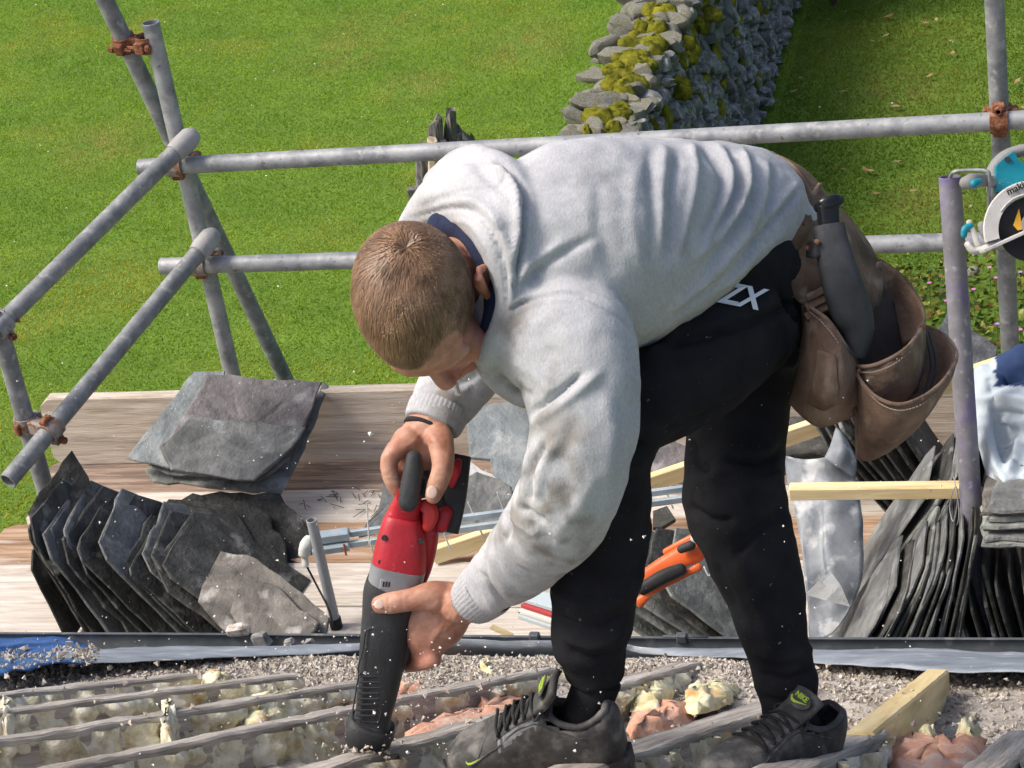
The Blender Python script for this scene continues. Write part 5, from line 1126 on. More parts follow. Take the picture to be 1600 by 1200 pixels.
# -- slates right of the man
gr = 'slates standing in the front row left of the purple pole'; r = random.Random(5)
def standing(u0, u1, vb, n, y0, Wd, L0, L1, th0, th1, label, group, seed, m=None, zb=PZ, lean=1):
    a, b = ony(u0, vb, y0), ony(u1, vb, y0); r = random.Random(seed)
    for i in range(n):
        f = i/(n-1); plate(a[0]+(b[0]-a[0])*f, y0+r.uniform(-.015, .02), math.radians(th0+(th1-th0)*f+r.uniform(-2.5, 2.5)), L0+(L1-L0)*f+r.uniform(-.025, .025), Wd+r.uniform(-.03, .03), r.uniform(.006, .010), m or r.choice([sl_grey, sl_green, sl_dark, sl_grey]), label, group, seed*50+i, lean, r.uniform(-.04, .04), .22, zb)
standing(1275, 1478, 1000, 21, 4.10, .26, .30, .42, 34, 10, 'thin slate standing in the front row left of the purple pole', gr, 3)
standing(1330, 1490, 880, 13, 4.50, .25, .36, .42, 36, 14, 'thin slate standing in the second row behind the horizontal batten', 'slates standing in the row behind the horizontal batten', 4)
standing(1400, 1500, 780, 8, 4.82, .22, .34, .36, -38, -30, 'dark slate leaning in the back row under the tool pouch', 'dark slates leaning in the back row', 6, sl_dark)
standing(1545, 1680, 1000, 10, 4.10, .26, .33, .30, -14, -6, 'dark slate standing upright under the flat stack behind the purple pole', 'dark slates under the flat stack', 7, sl_dark)
def flatstack(pts, n, thk, label, group, seed, ms, tilt=0, t0=None):
    r = random.Random(seed); base = np.array(pts)
    for i in range(n):
        q = base+A([r.uniform(-.015, .015), r.uniform(-.02, .02), i*thk*1.12]); tag(slab('slate', list(q), thk, r.choice(ms), .005, seed*20+i, .04), label, 'slate', group)
c = A([ony(1580, 850, 4.15)[0], 4.12, ony(1580, 848, 4.12)[2]])
flatstack([c+A([-.055, 0, 0]), c+A([.35, 0, .0]), c+A([.35, .28, .0]), c+A([-.04, .28, 0])], 7, .011, 'slate in the flat stack under the pale blue jacket', 'flat stack of slates under the jacket', 4, [sl_grey, sl_green, sl_brown])
c = ony(1270, 742, 4.95)
flatstack([c+A([-.12, 0, 0]), c+A([.12, 0, 0]), c+A([.12, .2, 0]), c+A([-.12, .2, 0])], 6, .011, 'slate in the low flat stack behind the lead sheet', 'low flat stack of dark slates', 5, [sl_dark, sl_grey])
for i, (ub, th, L_, m) in enumerate(((1010, 50, .34, sl_green), (1060, 52, .32, sl_green), (1092, 54, .31, sl_grey), (1118, 52, .31, sl_dark), (1140, 50, .30, sl_green))):
    xq = onz(ub+55, 1000, PZ)[0]; plate(xq, 4.24, math.radians(th), L_, .30, .008, m, 'slate leaning under the orange nail gun between the legs of the man', 'slates under the orange nail gun', 80+i, clip=.15)
# -- loose slates behind the man
slate_t([(722, 640, 6.2), (800, 626, 6.18), (835, 650, 6.14), (838, 735, 6.02), (800, 795, 5.94), (768, 742, 6.0), (765, 716, 6.04), (735, 716, 6.06)], .010, sl_blue, 'blue grey slate propped behind the red saw against the toe board', seed=61)
slate_t([(700, 760, 5.95), (745, 738, 5.97), (800, 760, 5.92), (805, 800, 5.87), (760, 830, 5.84), (700, 826, 5.86), (690, 795, 5.9)], .010, sl_grey, 'grey slate lying flat behind the battery of the red saw', seed=62)
slate_t([(718, 724, 6.02), (735, 722, 6.02), (800, 765, 5.95), (735, 772, 5.96)], .006, mat('pale_slate', [(.38, .38, .37), (.55, .55, .53)], 12, .7, .4), 'pale triangular slate offcut behind the red saw', seed=63)
slate_t([(598, 752, 6.0), (625, 748, 6.02), (652, 790, 5.95), (640, 830, 5.9), (560, 840, 5.9), (590, 800, 5.95)], .008, sl_grey, 'dark angular slate lying behind the grip of the red saw', seed=64)
slate_t([(1022, 690, 6.0), (1040, 680, 6.02), (1075, 700, 5.98), (1080, 740, 5.92), (1020, 745, 5.92)], .010, sl_purple, 'purple slate seen between the legs of the man', seed=65)
slate_t([(1020, 800, 5.75), (1045, 792, 5.76), (1055, 812, 5.72), (1035, 828, 5.7), (1020, 826, 5.7)], .012, sl_dark, 'small dark slate lump between the legs of the man', seed=66)
slate_t([(1462, 520, 5.75), (1480, 488, 5.8), (1560, 545, 5.7), (1560, 575, 5.65), (1500, 600, 5.62), (1470, 580, 5.65)], .006, mat('black_plastic', [(.03, .032, .035), (.09, .095, .10), (.22, .23, .24)], 9, .35, .9, 14, dist=.02), 'crumpled black plastic sheet behind the purple pole', seed=67)
# -- timbers
def stick(name, a, b, w_, h_, m, label, up=(0, 0, 1), cat='timber'):
    a, b = A(a), A(b); T = nrm(b-a); N = nrm(A(up)-T*np.dot(up, T)); W = np.cross(N, T); L = np.linalg.norm(b-a)
    mb = MB(); mb.bbox((a+b)/2, T*L/2, W*w_/2, N*h_/2, .002); o = frame_obj(name, mb.verts(), mb.f, a, T, W, N, m); return tag(o, label, cat)
la = onz(676, 868, PZ+.03); lb_ = P(1640, 545, 5.62)
stick('roof_batten', la, lb_, .026, .045, new_wood, 'long yellow roofing batten lying aslant behind the man')
stick('roof_batten', P(1234, 768, 5.08), P(1506, 765, 4.98), .034, .030, new_wood, 'short yellow batten held level against the purple pole')
wire = MB(); wire.tube(catmull([P(1490, 745, 4.93), P(1496, 780, 4.90), P(1490, 815, 4.93), P(1484, 790, 4.95), P(1494, 760, 4.92), P(1498, 810, 4.93), P(1488, 832, 4.96)], 5), .0012, 6)
tag(wire.build('tie_wire', galv, smooth=True), 'thin looped wire tying the level batten to the purple pole', 'wire')
# -- lead sheet
def patch(name, rows, m, thk, parent=None, k=5, noise=(), seed=1):
    G = np.array([[P(*q) for q in rw] for rw in rows]); G = np.array([catmull(list(rw), k) for rw in G]); G = np.array([catmull(list(G[:, j]), k) for j in range(G.shape[1])]).transpose(1, 0, 2)
    for (sc_, amp) in noise: G = G+VIEW*(fbm(G, sc_, seed)*amp)[..., None]
    mb = MB(); mb.grid(G); o = mb.build(name, m, parent, smooth=True); sm = o.modifiers.new('thickness', 'SOLIDIFY'); sm.thickness = thk; sm.offset = 0; return o
lead = mat('lead_sheet', [(.3, (.12, .135, .15)), (.5, (.20, .22, .24)), (.7, (.30, .32, .34))], 10, .6, .35, 40, metal=.15, extra=speck((.50, .51, .51), 16, .56, .66, .8))
t_ = thing('lead_sheet', P(1290, 1000, 5.1), 'pale grey folded strip of lead flashing hanging behind the rear leg', 'lead sheet')
patch('strip', [[(1228, 712, 5.36), (1258, 718, 5.33), (1300, 714, 5.32), (1334, 724, 5.32)], [(1230, 748, 5.34), (1262, 756, 5.31), (1300, 752, 5.30), (1338, 752, 5.31)], [(1243, 800, 5.29), (1284, 805, 5.27), (1292, 802, 5.24), (1347, 800, 5.25)], [(1252, 860, 5.25), (1284, 862, 5.23), (1292, 860, 5.20), (1350, 856, 5.21)], [(1257, 910, 5.21), (1288, 912, 5.20), (1300, 910, 5.17), (1346, 905, 5.18)], [(1263, 955, 5.18), (1290, 958, 5.16), (1310, 950, 5.15), (1334, 940, 5.16)], [(1266, 1003, 5.14), (1284, 1000, 5.12), (1305, 988, 5.12), (1322, 965, 5.13)]], lead, .003, t_, noise=((8, .016), (24, .010), (70, .003)))
mb = MB(); mb.prism(PL([(1258, 929, 5.10), (1280, 908, 5.10), (1298, 893, 5.12), (1314, 915, 5.08), (1328, 948, 5.07), (1290, 938, 5.08)]), VIEW*.003); mb.build('folded_corner', mat('pale_lead_back', [(.24, .25, .25), (.36, .37, .37)], 14, .6, .5, 40, dist=.006), t_)
patch('torn_tip', [[(1288, 716, 5.30), (1298, 696, 5.30), (1306, 668, 5.32)], [(1308, 730, 5.28), (1318, 702, 5.27), (1314, 674, 5.31)], [(1336, 748, 5.29), (1338, 718, 5.30), (1326, 692, 5.32)]], lead, .002, t_, noise=((25, .006),))
patch('back_fold', [[(1250, 790, 5.42), (1275, 785, 5.42), (1300, 788, 5.42)], [(1255, 830, 5.38), (1278, 825, 5.38), (1300, 825, 5.38)], [(1258, 858, 5.36), (1280, 852, 5.36), (1302, 855, 5.36)]], felt_m, .002, t_)
# -- work jacket thrown over the stack
jk = MB()
def lim5(mb, nodes, **k): return limb(mb, [(q[0], q[1], q[2]/KT, *q[3:]) for q in nodes], **k)
lim5(jk, [(1570, 580, 5.0, 26), (1620, 575, 4.98, 40), (1680, 580, 4.95, 45)]); lim5(jk, [(1548, 600, 4.98, 22), (1545, 650, 4.96, 20), (1550, 700, 4.94, 22), (1575, 745, 4.9, 28), (1640, 755, 4.86, 36)]); lim5(jk, [(1560, 640, 4.97, 26), (1620, 640, 4.92, 45), (1690, 650, 4.9, 50)]); lim5(jk, [(1580, 700, 4.96, 30), (1640, 705, 4.92, 55), (1700, 710, 4.9, 50)]); lim5(jk, [(1540, 585, 5.0, 16), (1538, 640, 4.98, 14)])
jme2 = remesh(jk, .006, 4)
sculpt(jme2, [([(1555, 640), (1570, 690), (1578, 720)], 8, -26), ([(1540, 660), (1552, 720), (1580, 760)], 6, 12), ([(1535, 625), (1580, 622), (1640, 632)], 6, 12), ([(1545, 640), (1600, 650)], 7, -16), ([(1590, 680), (1575, 740)], 6, 14), ([(1600, 690), (1590, 750)], 7, -14), ([(1560, 760), (1600, 735), (1620, 690)], 6, 10), ([(1545, 590), (1550, 615)], 5, -8)], ((12, 12, 2), (34, 4, 5)))
V = mverts(jme2); uv = proj(V)[:, :2]; tint = np.zeros((len(V), 4)); tint[:, :3] = (.02, .045, .12); k_ = (uv[:, 0] > 1556+3*np.sin(uv[:, 1]*.3)) & (uv[:, 1] < 603); tint[k_, 3] = 1
a = jme2.color_attributes.new('tint', 'FLOAT_COLOR', 'POINT'); a.data.foreach_set('color', tint.astype(np.float32).ravel())
tag(place(jme2, 'work_jacket', mat('pale_blue_cloth', [(.36, .42, .47), (.50, .56, .60)], 9, .85, .4, 200, attr='tint', dist=.002), None), 'crumpled pale blue work jacket with a navy yoke on the slate stack', 'jacket')
# -- two-rail steel frame with pins
t_ = thing('rail_frame', onz(526, 982, PZ), 'pale blue steel frame of two parallel rails carrying thin white pins', 'metal frame')
blu = mat('pale_blue_steel', [(.26, .33, .37), (.38, .45, .49), (.50, .56, .58)], 12, .45, .15, 80, metal=.3)
pale = mat('white_plastic', [(.46, .49, .46), (.60, .62, .58)], 30, .7, .5, 120)
greyp = mat('grey_pipe_plastic', [(.24, .255, .27), (.34, .355, .37)], 14, .55, .1)
bt = onz(526, 980, PZ); tp = bt+A([0, 0, P(511, 812, pr_t := float(proj(bt)[2]))[2]-bt[2]-.03]); zR = ony(511, 838, bt[1])[2]
mb = MB(); mb.pipe(bt, A([bt[0]-.004, bt[1], ony(511, 812, bt[1])[2]]), .0135, .0115, 18); mb.build('leg_tube', greyp, t_, smooth=True, angle=40)
mb = MB(); mb.pipe(bt+A([0, 0, .0]), bt+A([0, 0, .03]), .016, .0137, 18); mb.build('ferrule', lace_m, t_, smooth=True, angle=40)
dq = P(1078, 763, 5.42)-P(494, 838, float(proj(bt)[2])-.05)
t1 = float(proj(bt)[2])-.05
for (v0, v1) in ((836, 762), (853, 778)):
    stick_o = P(530, v0, t1); b_ = P(1078, v1, t1-.12); T = nrm(b_-stick_o); mb = MB(); mb.bbox((stick_o+b_)/2, T*np.linalg.norm(b_-stick_o)/2, nrm(np.cross(T, Zv))*.006, Zv*.009, .002); mb.build('rail', blu, t_)
for (v0, hh) in ((838, .012), (856, .010)):
    a_ = P(488, v0+4, t1-.01); b_ = P(546, v0-4, t1-.01); T = nrm(b_-a_); mb = MB(); mb.bbox((a_+b_)/2, T*np.linalg.norm(b_-a_)/2, nrm(np.cross(T, Zv))*.016, Zv*hh, .003); mb.build('clamp', blu, t_)
mb = MB(); mb.tube(catmull([P(496, 842, t1-.01), P(484, 845, t1-.01), P(477, 856, t1-.01), P(476, 870, t1), P(478, 886, t1)], 5), [.0135]*5+[.017]*5+[.016]*5+[.009]*5+[.008], 14); mb.build('corner_cover', pale, t_, smooth=True)
mb = MB(); mb.tube(catmull([P(480, 886, t1), P(495, 915, t1+.02), P(515, 955, t1-.02), P(520, 985, t1-.05)], 5), .0028, 8); mb.build('cord', lace_m, t_, smooth=True)
mb = MB(); mb.tube([P(537, 850, t1-.03), P(541, 868, t1-.03)], .003, 6); mb.build('red_tie', mat('red_tie', [(.35, .07, .03)], bump=0), t_)
for i, (a_, b_) in enumerate((((573, 787), (577, 851)), ((731, 784), (757, 843)), ((777, 769), (787, 797)), ((692, 828), (704, 860)), ((578, 845), (586, 872)), ((1040, 765), (1052, 795)), ((500, 850), (504, 868)))):
    mb = MB(); mb.tube([P(*a_, t1-.05), P(*b_, t1-.03)], .0022, 6); mb.build('pin', pale, t_)
# -- orange nail gun on the slates
t_ = thing('nail_gun', P(1050, 925, 5.1), 'orange and black nail gun resting on slates between the legs of the man', 'nail gun')
org = mat('orange_plastic', [(.62, .10, .025), (.75, .15, .04)], 12, .4, .1, 60, extra=speck((.35, .06, .02), 30, .62, .72, .7)); blk = mat('black_rubber', [(.012, .012, .013), (.03, .03, .031)], 20, .65, .2, 90)
mb = MB(); lim5(mb, [(1000, 908, 5.12, 12), (1030, 890, 5.10, 15), (1062, 872, 5.08, 17), (1090, 858, 5.06, 19), (1104, 850, 5.05, 14)], sq=.6, n=20); mb.build('body', org, t_, smooth=True, angle=50)
mb = MB(); lim5(mb, [(1004, 920, 5.03, 10), (1035, 902, 5.02, 11.5), (1064, 890, 5.02, 10)], sq=.8); mb.build('grip', blk, t_, smooth=True)
mb = MB(); lim5(mb, [(1000, 940, 5.04, 9), (1020, 924, 5.03, 5), (1060, 903, 5.03, 5), (1092, 886, 5.03, 6)], sq=.7); mb.build('magazine', org, t_, smooth=True)
mb = MB(); lim5(mb, [(1040, 862, 5.1, 5), (1065, 848, 5.08, 5), (1090, 836, 5.07, 6)]); mb.build('top_bar', org, t_, smooth=True)
mb = MB(); lim5(mb, [(1086, 842, 5.02, 8), (1098, 838, 5.02, 9)]); mb.build('nose', pale, t_, smooth=True)
mb = MB(); lim5(mb, [(1064, 858, 5.03, 7), (1080, 852, 5.02, 8)]); mb.build('switch', blk, t_, smooth=True)
mb = MB(); mb.tube(catmull([P(1102, 868, 5.02), P(1112, 885, 5.0), P(1108, 900, 5.0), P(1100, 885, 5.01)], 5), .0025, 8); mb.build('belt_hook', galv, t_, smooth=True)
# -- striped packing strips
for i, (m, lab) in enumerate(((mat('strip_grey', [(.38, .42, .43)], bump=.1), 'grey packing strip lying under the red and white strips'), (mat('strip_white', [(.62, .60, .54)], bump=.1), 'white packing strip lying between red strips on the platform'), (mat('strip_red', [(.38, .045, .05)], bump=.1), 'dark red packing strip lying on the white strip'), (mat('strip_blue', [(.40, .47, .50)], bump=.1), 'pale blue packing strip on top of the red strip'))):
    a_ = P(822+2*i, 958-9*i, 5.42); b_ = P(905, 985-10*i, 5.25); T = nrm(b_-a_); mb = MB(); mb.bbox((a_+b_)/2, T*np.linalg.norm(b_-a_)/2, nrm(np.cross(T, Zv))*.025, Zv*.0055, .001); tag(mb.build('packing_strip', m), lab, 'packing strip')
mb = MB(); c = P(780, 990, 4.98); mb.prism([c+A([-.02, 0, .012]), c+A([.02, .0, -.012]), c+A([.03, .01, -.012]), c+A([-.015, .008, .014])], A([0, .004, .003])); tag(mb.build('wood_splinter', new_wood), 'pale wood splinter caught on the gutter edge', 'splinter')
# twigs on the boards
r = random.Random(3); mb = MB()
for i in range(42):
    u, v = r.uniform(470, 640), r.uniform(765, 800); c = onz(u, v, PZ+.004); a_ = r.uniform(0, 6.28); L_ = r.uniform(.01, .05); mb.tube([c, c+A([math.cos(a_)*L_, math.sin(a_)*L_, .003])], .0012, 4)
tag(mb.build('straw_litter', bark), 'dark twigs and straw scattered over the boards', 'litter', kind='stuff')
# ================================================================== tools
# -- reciprocating saw
def TS(v): return 3.66+.14*(v-705)/460
red = mat('red_tool_plastic', [(.3, (.30, .012, .02)), (.6, (.44, .022, .035)), (.8, (.52, .06, .07))], 12, .42, .15, 140, extra=speck((.55, .28, .26), 60, .66, .74, .5))
blk2 = mat('black_tool_rubber', [(.3, (.018, .019, .021)), (.6, (.036, .038, .041)), (.8, (.075, .077, .08))], 14, .6, .25, 160, extra=speck((.20, .20, .20), 90, .68, .74, .6))
gry = mat('grey_gearcase', [(.20, .215, .23), (.29, .305, .32)], 16, .4, .15, 90, metal=.2)
rs = thing('reciprocating_saw', PM(578, 1168, 3.80), 'red and black cordless reciprocating saw held in both hands, cutting a rafter', 'power saw')
def part(name, nodes, m, parent=rs, **k):
    mb = MB(); limb(mb, [(q[0], q[1], (q[4] if len(q) > 4 else TS(q[1])), q[2], q[3]) for q in nodes], **k); return mb.build(name, m, parent, smooth=True, angle=45)
part('grip', [(647, 716, 13, 1.0, 3.645), (646, 735, 16, 1.0, 3.645), (642, 760, 16.5, 1, 3.648), (638, 784, 16, 1, 3.652)], blk2, sq=.85)
part('motor_housing', [(639, 776, 19, .9, 3.655), (634, 796, 25, 1.0), (630, 818, 33, 1.0), (629, 840, 39, 1.0), (627, 862, 42, 1.0), (624, 884, 43, 1.0)], red, sq=.62, round_=False, n=28)
part('housing_side', [(668, 806, 14, 1.3, 3.70), (668, 840, 17, 1.3, 3.71), (662, 880, 15, 1.2, 3.72), (656, 905, 12, 1.2, 3.725)], red, sq=.7)
o = part('trigger_guard', [(664, 790, 11, .9, 3.672), (672, 798, 13, .9, 3.672), (672, 812, 12, .9, 3.674), (667, 824, 8, .9, 3.676)], mat('bright_red_plastic', [(.50, .035, .035)], bump=.05, rough=.4), sq=.8)
part('rear_frame', [(655, 716, 9, 1.5, 3.70), (672, 745, 12, 1.5, 3.72), (684, 780, 14, 1.5, 3.715), (690, 812, 16, 1.4, 3.71)], blk2, sq=.7)
part('trigger', [(661, 752, 5, 1.2, 3.668), (660, 772, 6, 1.2, 3.668)], blk2)
o = part('battery', [(721, 714, 15, 1.5, 3.735), (716, 740, 17.5, 1.5, 3.73), (709, 785, 18.5, 1.5, 3.725), (700, 830, 17, 1.5, 3.725)], blk2, sq=.32, n=32, round_=False)
part('battery_stripe', [(716, 722, 6, 1.0, 3.698), (712, 738, 7.5, 1.0, 3.696), (706, 758, 5, 1.0, 3.697)], red, o, sq=.6)
part('battery_latch', [(727, 740, 5, 2.2, 3.715), (722, 780, 6, 2.2, 3.71), (714, 820, 6, 2.2, 3.71)], blk2, o, sq=.6)
part('battery_mount', [(696, 800, 12, 1.4, 3.70), (690, 822, 11, 1.4, 3.70)], red, sq=.6)
gc = part('gear_case', [(624, 880, 44, 1.02), (620, 900, 43, 1.02), (616, 918, 42.5, 1.02)], gry, sq=.6, round_=False, n=28)
boot = part('front_boot', [(616, 914, 44, 1.03), (611, 928, 43.5, 1.0), (606, 960, 40, 1.0), (601, 1000, 38, 1.0), (595, 1045, 35, 1.0), (590, 1080, 32, 1.0), (585, 1108, 29, 1.0), (582, 1122, 29, 1.0), (581, 1127, 30, 1.0), (580, 1130, 37, 1.0), (578, 1140, 39, 1.0), (577, 1150, 38, 1.0), (577, 1160, 34, 1.0)], blk2, sq=.68, n=32, round_=False)
part('boot_shoulder', [(640, 955, 14, 1.1, 3.735), (634, 1010, 13, 1.1, 3.745), (622, 1045, 8, 1.1, 3.75)], blk2, boot)
sd = nrm(PM(640, 1000, 3.76)-PM(560, 1000, 3.76)); ad_ = nrm(PM(585, 1108, TS(1108))-PM(601, 1000, TS(1000)))
fo = nrm(np.cross(sd, ad_)); fo = fo if np.dot(fo, VIEW) < 0 else -fo
for i in range(8):
    f = i/7; v = 1044+62*f; c = PM(582-9*f, v, TS(v))+fo*(.0325-.0035*f); mb = MB(); mb.bbox(c, sd*(.0175-.002*f), ad_*.0016, fo*.0022, .0008); mb.build('grip_rib', blk2, boot)
loop = [(563, 1040), (602, 1043), (600, 1075), (595, 1112), (588, 1117), (562, 1114), (553, 1106), (558, 1070)]
mb = MB(); mb.tube(catmull([PM(u, v, TS(v))+fo*(.0318-.003*(v-1040)/70) for u, v in loop+loop[:1]], 4), .0014, 6, caps=False); mb.build('panel_border', blk2, boot, smooth=True)
loop = [(592, 968), (618, 968), (624, 985), (612, 1040), (604, 1043), (563, 1040), (570, 1000), (575, 972)]
mb = MB(); mb.tube(catmull([PM(u, v, TS(v))+fo*(.0355-.003*(v-965)/75) for u, v in loop+loop[:1]], 4), .0013, 6, caps=False); mb.build('panel_border', blk2, boot, smooth=True)
cpl = PM(613, 898, TS(898))+fo*.0405; mb = MB(); mb.bbox(cpl, sd*.0165, ad_*.0075, fo*.001, .0006); pl_ = mb.build('name_plate', mat('plate_grey', [(.34, .35, .36)], bump=.05, rough=.4), gc)
for i in range(6):
    c = cpl+sd*(-.011+.0044*i)+fo*.0012; mb = MB(); mb.box(c, sd*(.0014 if i != 3 else .0007), ad_*.0042, fo*.0005); mb.build('plate_mark', blk2, pl_)
for (u, v) in ((602, 829), (597, 866), (640, 905), (659, 834)):
    mb = MB(); c = PM(u, v, TS(v))+fo*.030; mb.tube([c, c+fo*.006], .004, 10); mb.build('screw', blk2, rs, smooth=True, angle=40)
mb = MB(); b0 = PM(577, 1158, TS(1158)); mb.box(b0+ad_*.04, sd*.009, ad_*.05, fo*.0008); mb.build('blade', galv, rs)
mb = MB(); mb.bbox(PM(577, 1164, TS(1164)+.005), sd*.026, ad_*.006, fo*.020, .003); mb.build('shoe_plate', galv_old, rs)
# -- tool belt
lea = mat('brown_suede', [(.3, (.095, .058, .038)), (.5, (.19, .122, .082)), (.7, (.30, .21, .15))], 10, .85, .8, 90, dist=.004, extra=chain(speck((.05, .03, .022), 7, .50, .66, .85), speck((.36, .28, .21), 18, .56, .68, .7, 9)))
lea_d = mat('black_leather', [(.3, (.026, .027, .030)), (.6, (.055, .057, .061)), (.8, (.11, .113, .118))], 16, .6, .4, 130, dist=.002)
dark_in = mat('pocket_shade_backing', [(.02, .014, .011), (.05, .036, .028)], 14, .9, .4, 90)
tb = thing('tool_belt', PM(1330, 700, 3.66), 'worn brown leather tool belt with open pouches on the hip of the man', 'tool belt')
def lp(name, rows, m=lea, thk=.006, **k): return patch(name, [[(q[0], q[1], q[2]*KT) for q in rw] for rw in rows], m, thk, tb, noise=k.get('noise', ((22, .008), (60, .003))))
lp('waist_pad', [[(1192, 238, 3.78), (1236, 258, 3.72), (1258, 300, 3.64), (1245, 360, 3.58), (1218, 418, 3.555)], [(1203, 239, 3.80), (1262, 272, 3.75), (1288, 330, 3.66), (1275, 400, 3.585), (1246, 470, 3.565)], [(1208, 241, 3.83), (1288, 303, 3.79), (1328, 362, 3.69), (1325, 430, 3.60), (1305, 495, 3.58)], [(1212, 244, 3.86), (1300, 313, 3.85), (1357, 383, 3.78), (1378, 440, 3.70), (1362, 525, 3.66)]])
lp('belt_strap', [[(1215, 300, 3.66), (1240, 318, 3.62), (1268, 300, 3.66), (1282, 285, 3.72)], [(1205, 385, 3.565), (1235, 372, 3.57), (1262, 350, 3.60), (1272, 320, 3.67)], [(1200, 420, 3.55), (1225, 400, 3.555), (1250, 385, 3.575), (1262, 360, 3.62)]])
for dv in (0, 12, 24): lp('stitched_fold', [[(1258-dv*.1, 462+dv*1.2, 3.56), (1285, 448+dv*1.2, 3.565), (1312, 432+dv*1.4, 3.58)], [(1262, 472+dv*1.2, 3.555), (1290, 458+dv*1.2, 3.56), (1316, 443+dv*1.4, 3.575)]], noise=((60, .001),))
sh = MB(); limb(sh, [(1295, 352, 3.545, 25), (1301, 385, 3.54, 27), (1312, 430, 3.535, 31), (1328, 480, 3.54, 33), (1340, 515, 3.55, 26), (1338, 558, 3.56, 14)], ratio=.55, sq=.8, round_=False, n=24); sh.build('sheath', lea_d, tb, smooth=True, angle=60)
lp('sheath_loop', [[(1262, 380, 3.55), (1272, 374, 3.53), (1284, 380, 3.53)], [(1262, 402, 3.55), (1272, 404, 3.53), (1286, 400, 3.53)]], lea_d, .004)
lp('front_pouch', [[(1252, 468, 3.60), (1272, 484, 3.55), (1295, 502, 3.53), (1318, 536, 3.53), (1340, 574, 3.57)], [(1253, 520, 3.62), (1272, 538, 3.54), (1296, 556, 3.51), (1320, 580, 3.51), (1342, 602, 3.56)], [(1248, 580, 3.63), (1268, 600, 3.55), (1292, 614, 3.52), (1318, 622, 3.52), (1340, 630, 3.57)], [(1234, 630, 3.66), (1255, 650, 3.60), (1280, 666, 3.57), (1308, 658, 3.57), (1335, 648, 3.60)]])
lp('front_pouch_patch', [[(1278, 545, 3.515), (1296, 552, 3.495), (1306, 556, 3.498)], [(1270, 595, 3.535), (1290, 606, 3.50), (1308, 610, 3.505)], [(1262, 628, 3.56), (1285, 640, 3.54), (1310, 640, 3.54)]], thk=.004)
lp('pouch_back', [[(1360, 430, 3.68), (1376, 408, 3.72), (1405, 428, 3.73), (1430, 458, 3.72), (1444, 494, 3.68)], [(1362, 480, 3.69), (1378, 470, 3.73), (1402, 480, 3.74), (1425, 500, 3.72), (1442, 512, 3.68)], [(1364, 545, 3.68), (1380, 545, 3.70), (1400, 545, 3.70), (1420, 535, 3.69), (1438, 524, 3.66)]])
lp('pouch_front', [[(1336, 572, 3.57), (1360, 572, 3.53), (1392, 560, 3.52), (1422, 538, 3.55), (1444, 500, 3.66)], [(1340, 600, 3.58), (1365, 600, 3.53), (1395, 590, 3.52), (1424, 570, 3.55), (1444, 540, 3.67)], [(1348, 640, 3.60), (1370, 645, 3.56), (1395, 640, 3.56), (1420, 620, 3.58), (1438, 590, 3.67)]])
lp('outer_pouch_back', [[(1400, 560, 3.68), (1422, 530, 3.73), (1446, 510, 3.76), (1476, 524, 3.75), (1494, 553, 3.70)], [(1398, 600, 3.66), (1420, 590, 3.70), (1444, 585, 3.73), (1468, 588, 3.72), (1486, 590, 3.68)], [(1390, 660, 3.62), (1405, 655, 3.64), (1420, 650, 3.66), (1436, 645, 3.66), (1452, 635, 3.65)]])
lp('outer_pouch_front', [[(1334, 574, 3.575), (1350, 602, 3.52), (1375, 624, 3.485), (1408, 632, 3.475), (1446, 618, 3.50), (1478, 590, 3.57), (1495, 555, 3.70)], [(1337, 620, 3.58), (1352, 642, 3.53), (1375, 658, 3.50), (1404, 662, 3.49), (1435, 650, 3.52), (1462, 625, 3.58), (1480, 592, 3.69)], [(1339, 670, 3.60), (1352, 684, 3.56), (1371, 690, 3.54), (1394, 690, 3.53), (1416, 680, 3.56), (1436, 662, 3.61), (1452, 640, 3.68)], [(1340, 714, 3.63), (1350, 718, 3.61), (1362, 716, 3.60), (1376, 710, 3.60), (1388, 704, 3.61), (1398, 696, 3.63), (1406, 688, 3.66)]])
def seam(pts, m=lea, r_=.0032): mb = MB(); mb.tube(catmull([PM(*q) for q in pts], 6), r_, 8, round_=True); mb.build('rim_binding', m, tb, smooth=True)
seam([(1334, 574, 3.57), (1350, 602, 3.515), (1375, 624, 3.48), (1408, 632, 3.47), (1446, 618, 3.495), (1478, 590, 3.565), (1495, 555, 3.70), (1476, 524, 3.755), (1446, 510, 3.765)])
seam([(1336, 572, 3.565), (1360, 572, 3.525), (1392, 560, 3.515), (1422, 538, 3.545), (1444, 500, 3.655), (1430, 458, 3.725), (1405, 428, 3.735), (1376, 408, 3.725)])
seam([(1252, 468, 3.595), (1272, 484, 3.545), (1295, 502, 3.525), (1318, 536, 3.525), (1340, 574, 3.565), (1338, 640, 3.565), (1340, 714, 3.62)])
for (u0, u1) in ((1446, 1452), (1452, 1460)):
    seam([(u0, 520, 3.70), (u1+3, 570, 3.66), (u0-2, 615, 3.62)], lea_d, .002)
lp('inner_flap', [[(1348, 590, 3.62), (1385, 585, 3.60), (1440, 560, 3.64)], [(1360, 640, 3.60), (1395, 640, 3.585), (1435, 610, 3.63)]], mat('grey_leather', [(.10, .085, .075), (.18, .16, .145)], 10, .8, .4, 90), .003)
lp('pocket_dark', [[(1262, 440, 3.61), (1300, 430, 3.62), (1345, 420, 3.67), (1395, 470, 3.71)], [(1268, 500, 3.60), (1305, 500, 3.60), (1350, 490, 3.64), (1405, 520, 3.69)], [(1300, 590, 3.58), (1330, 600, 3.585), (1365, 605, 3.60), (1425, 590, 3.63)]], dark_in, .003)  # added dark sheet closing the gaps, its colour standing in for pouch shade
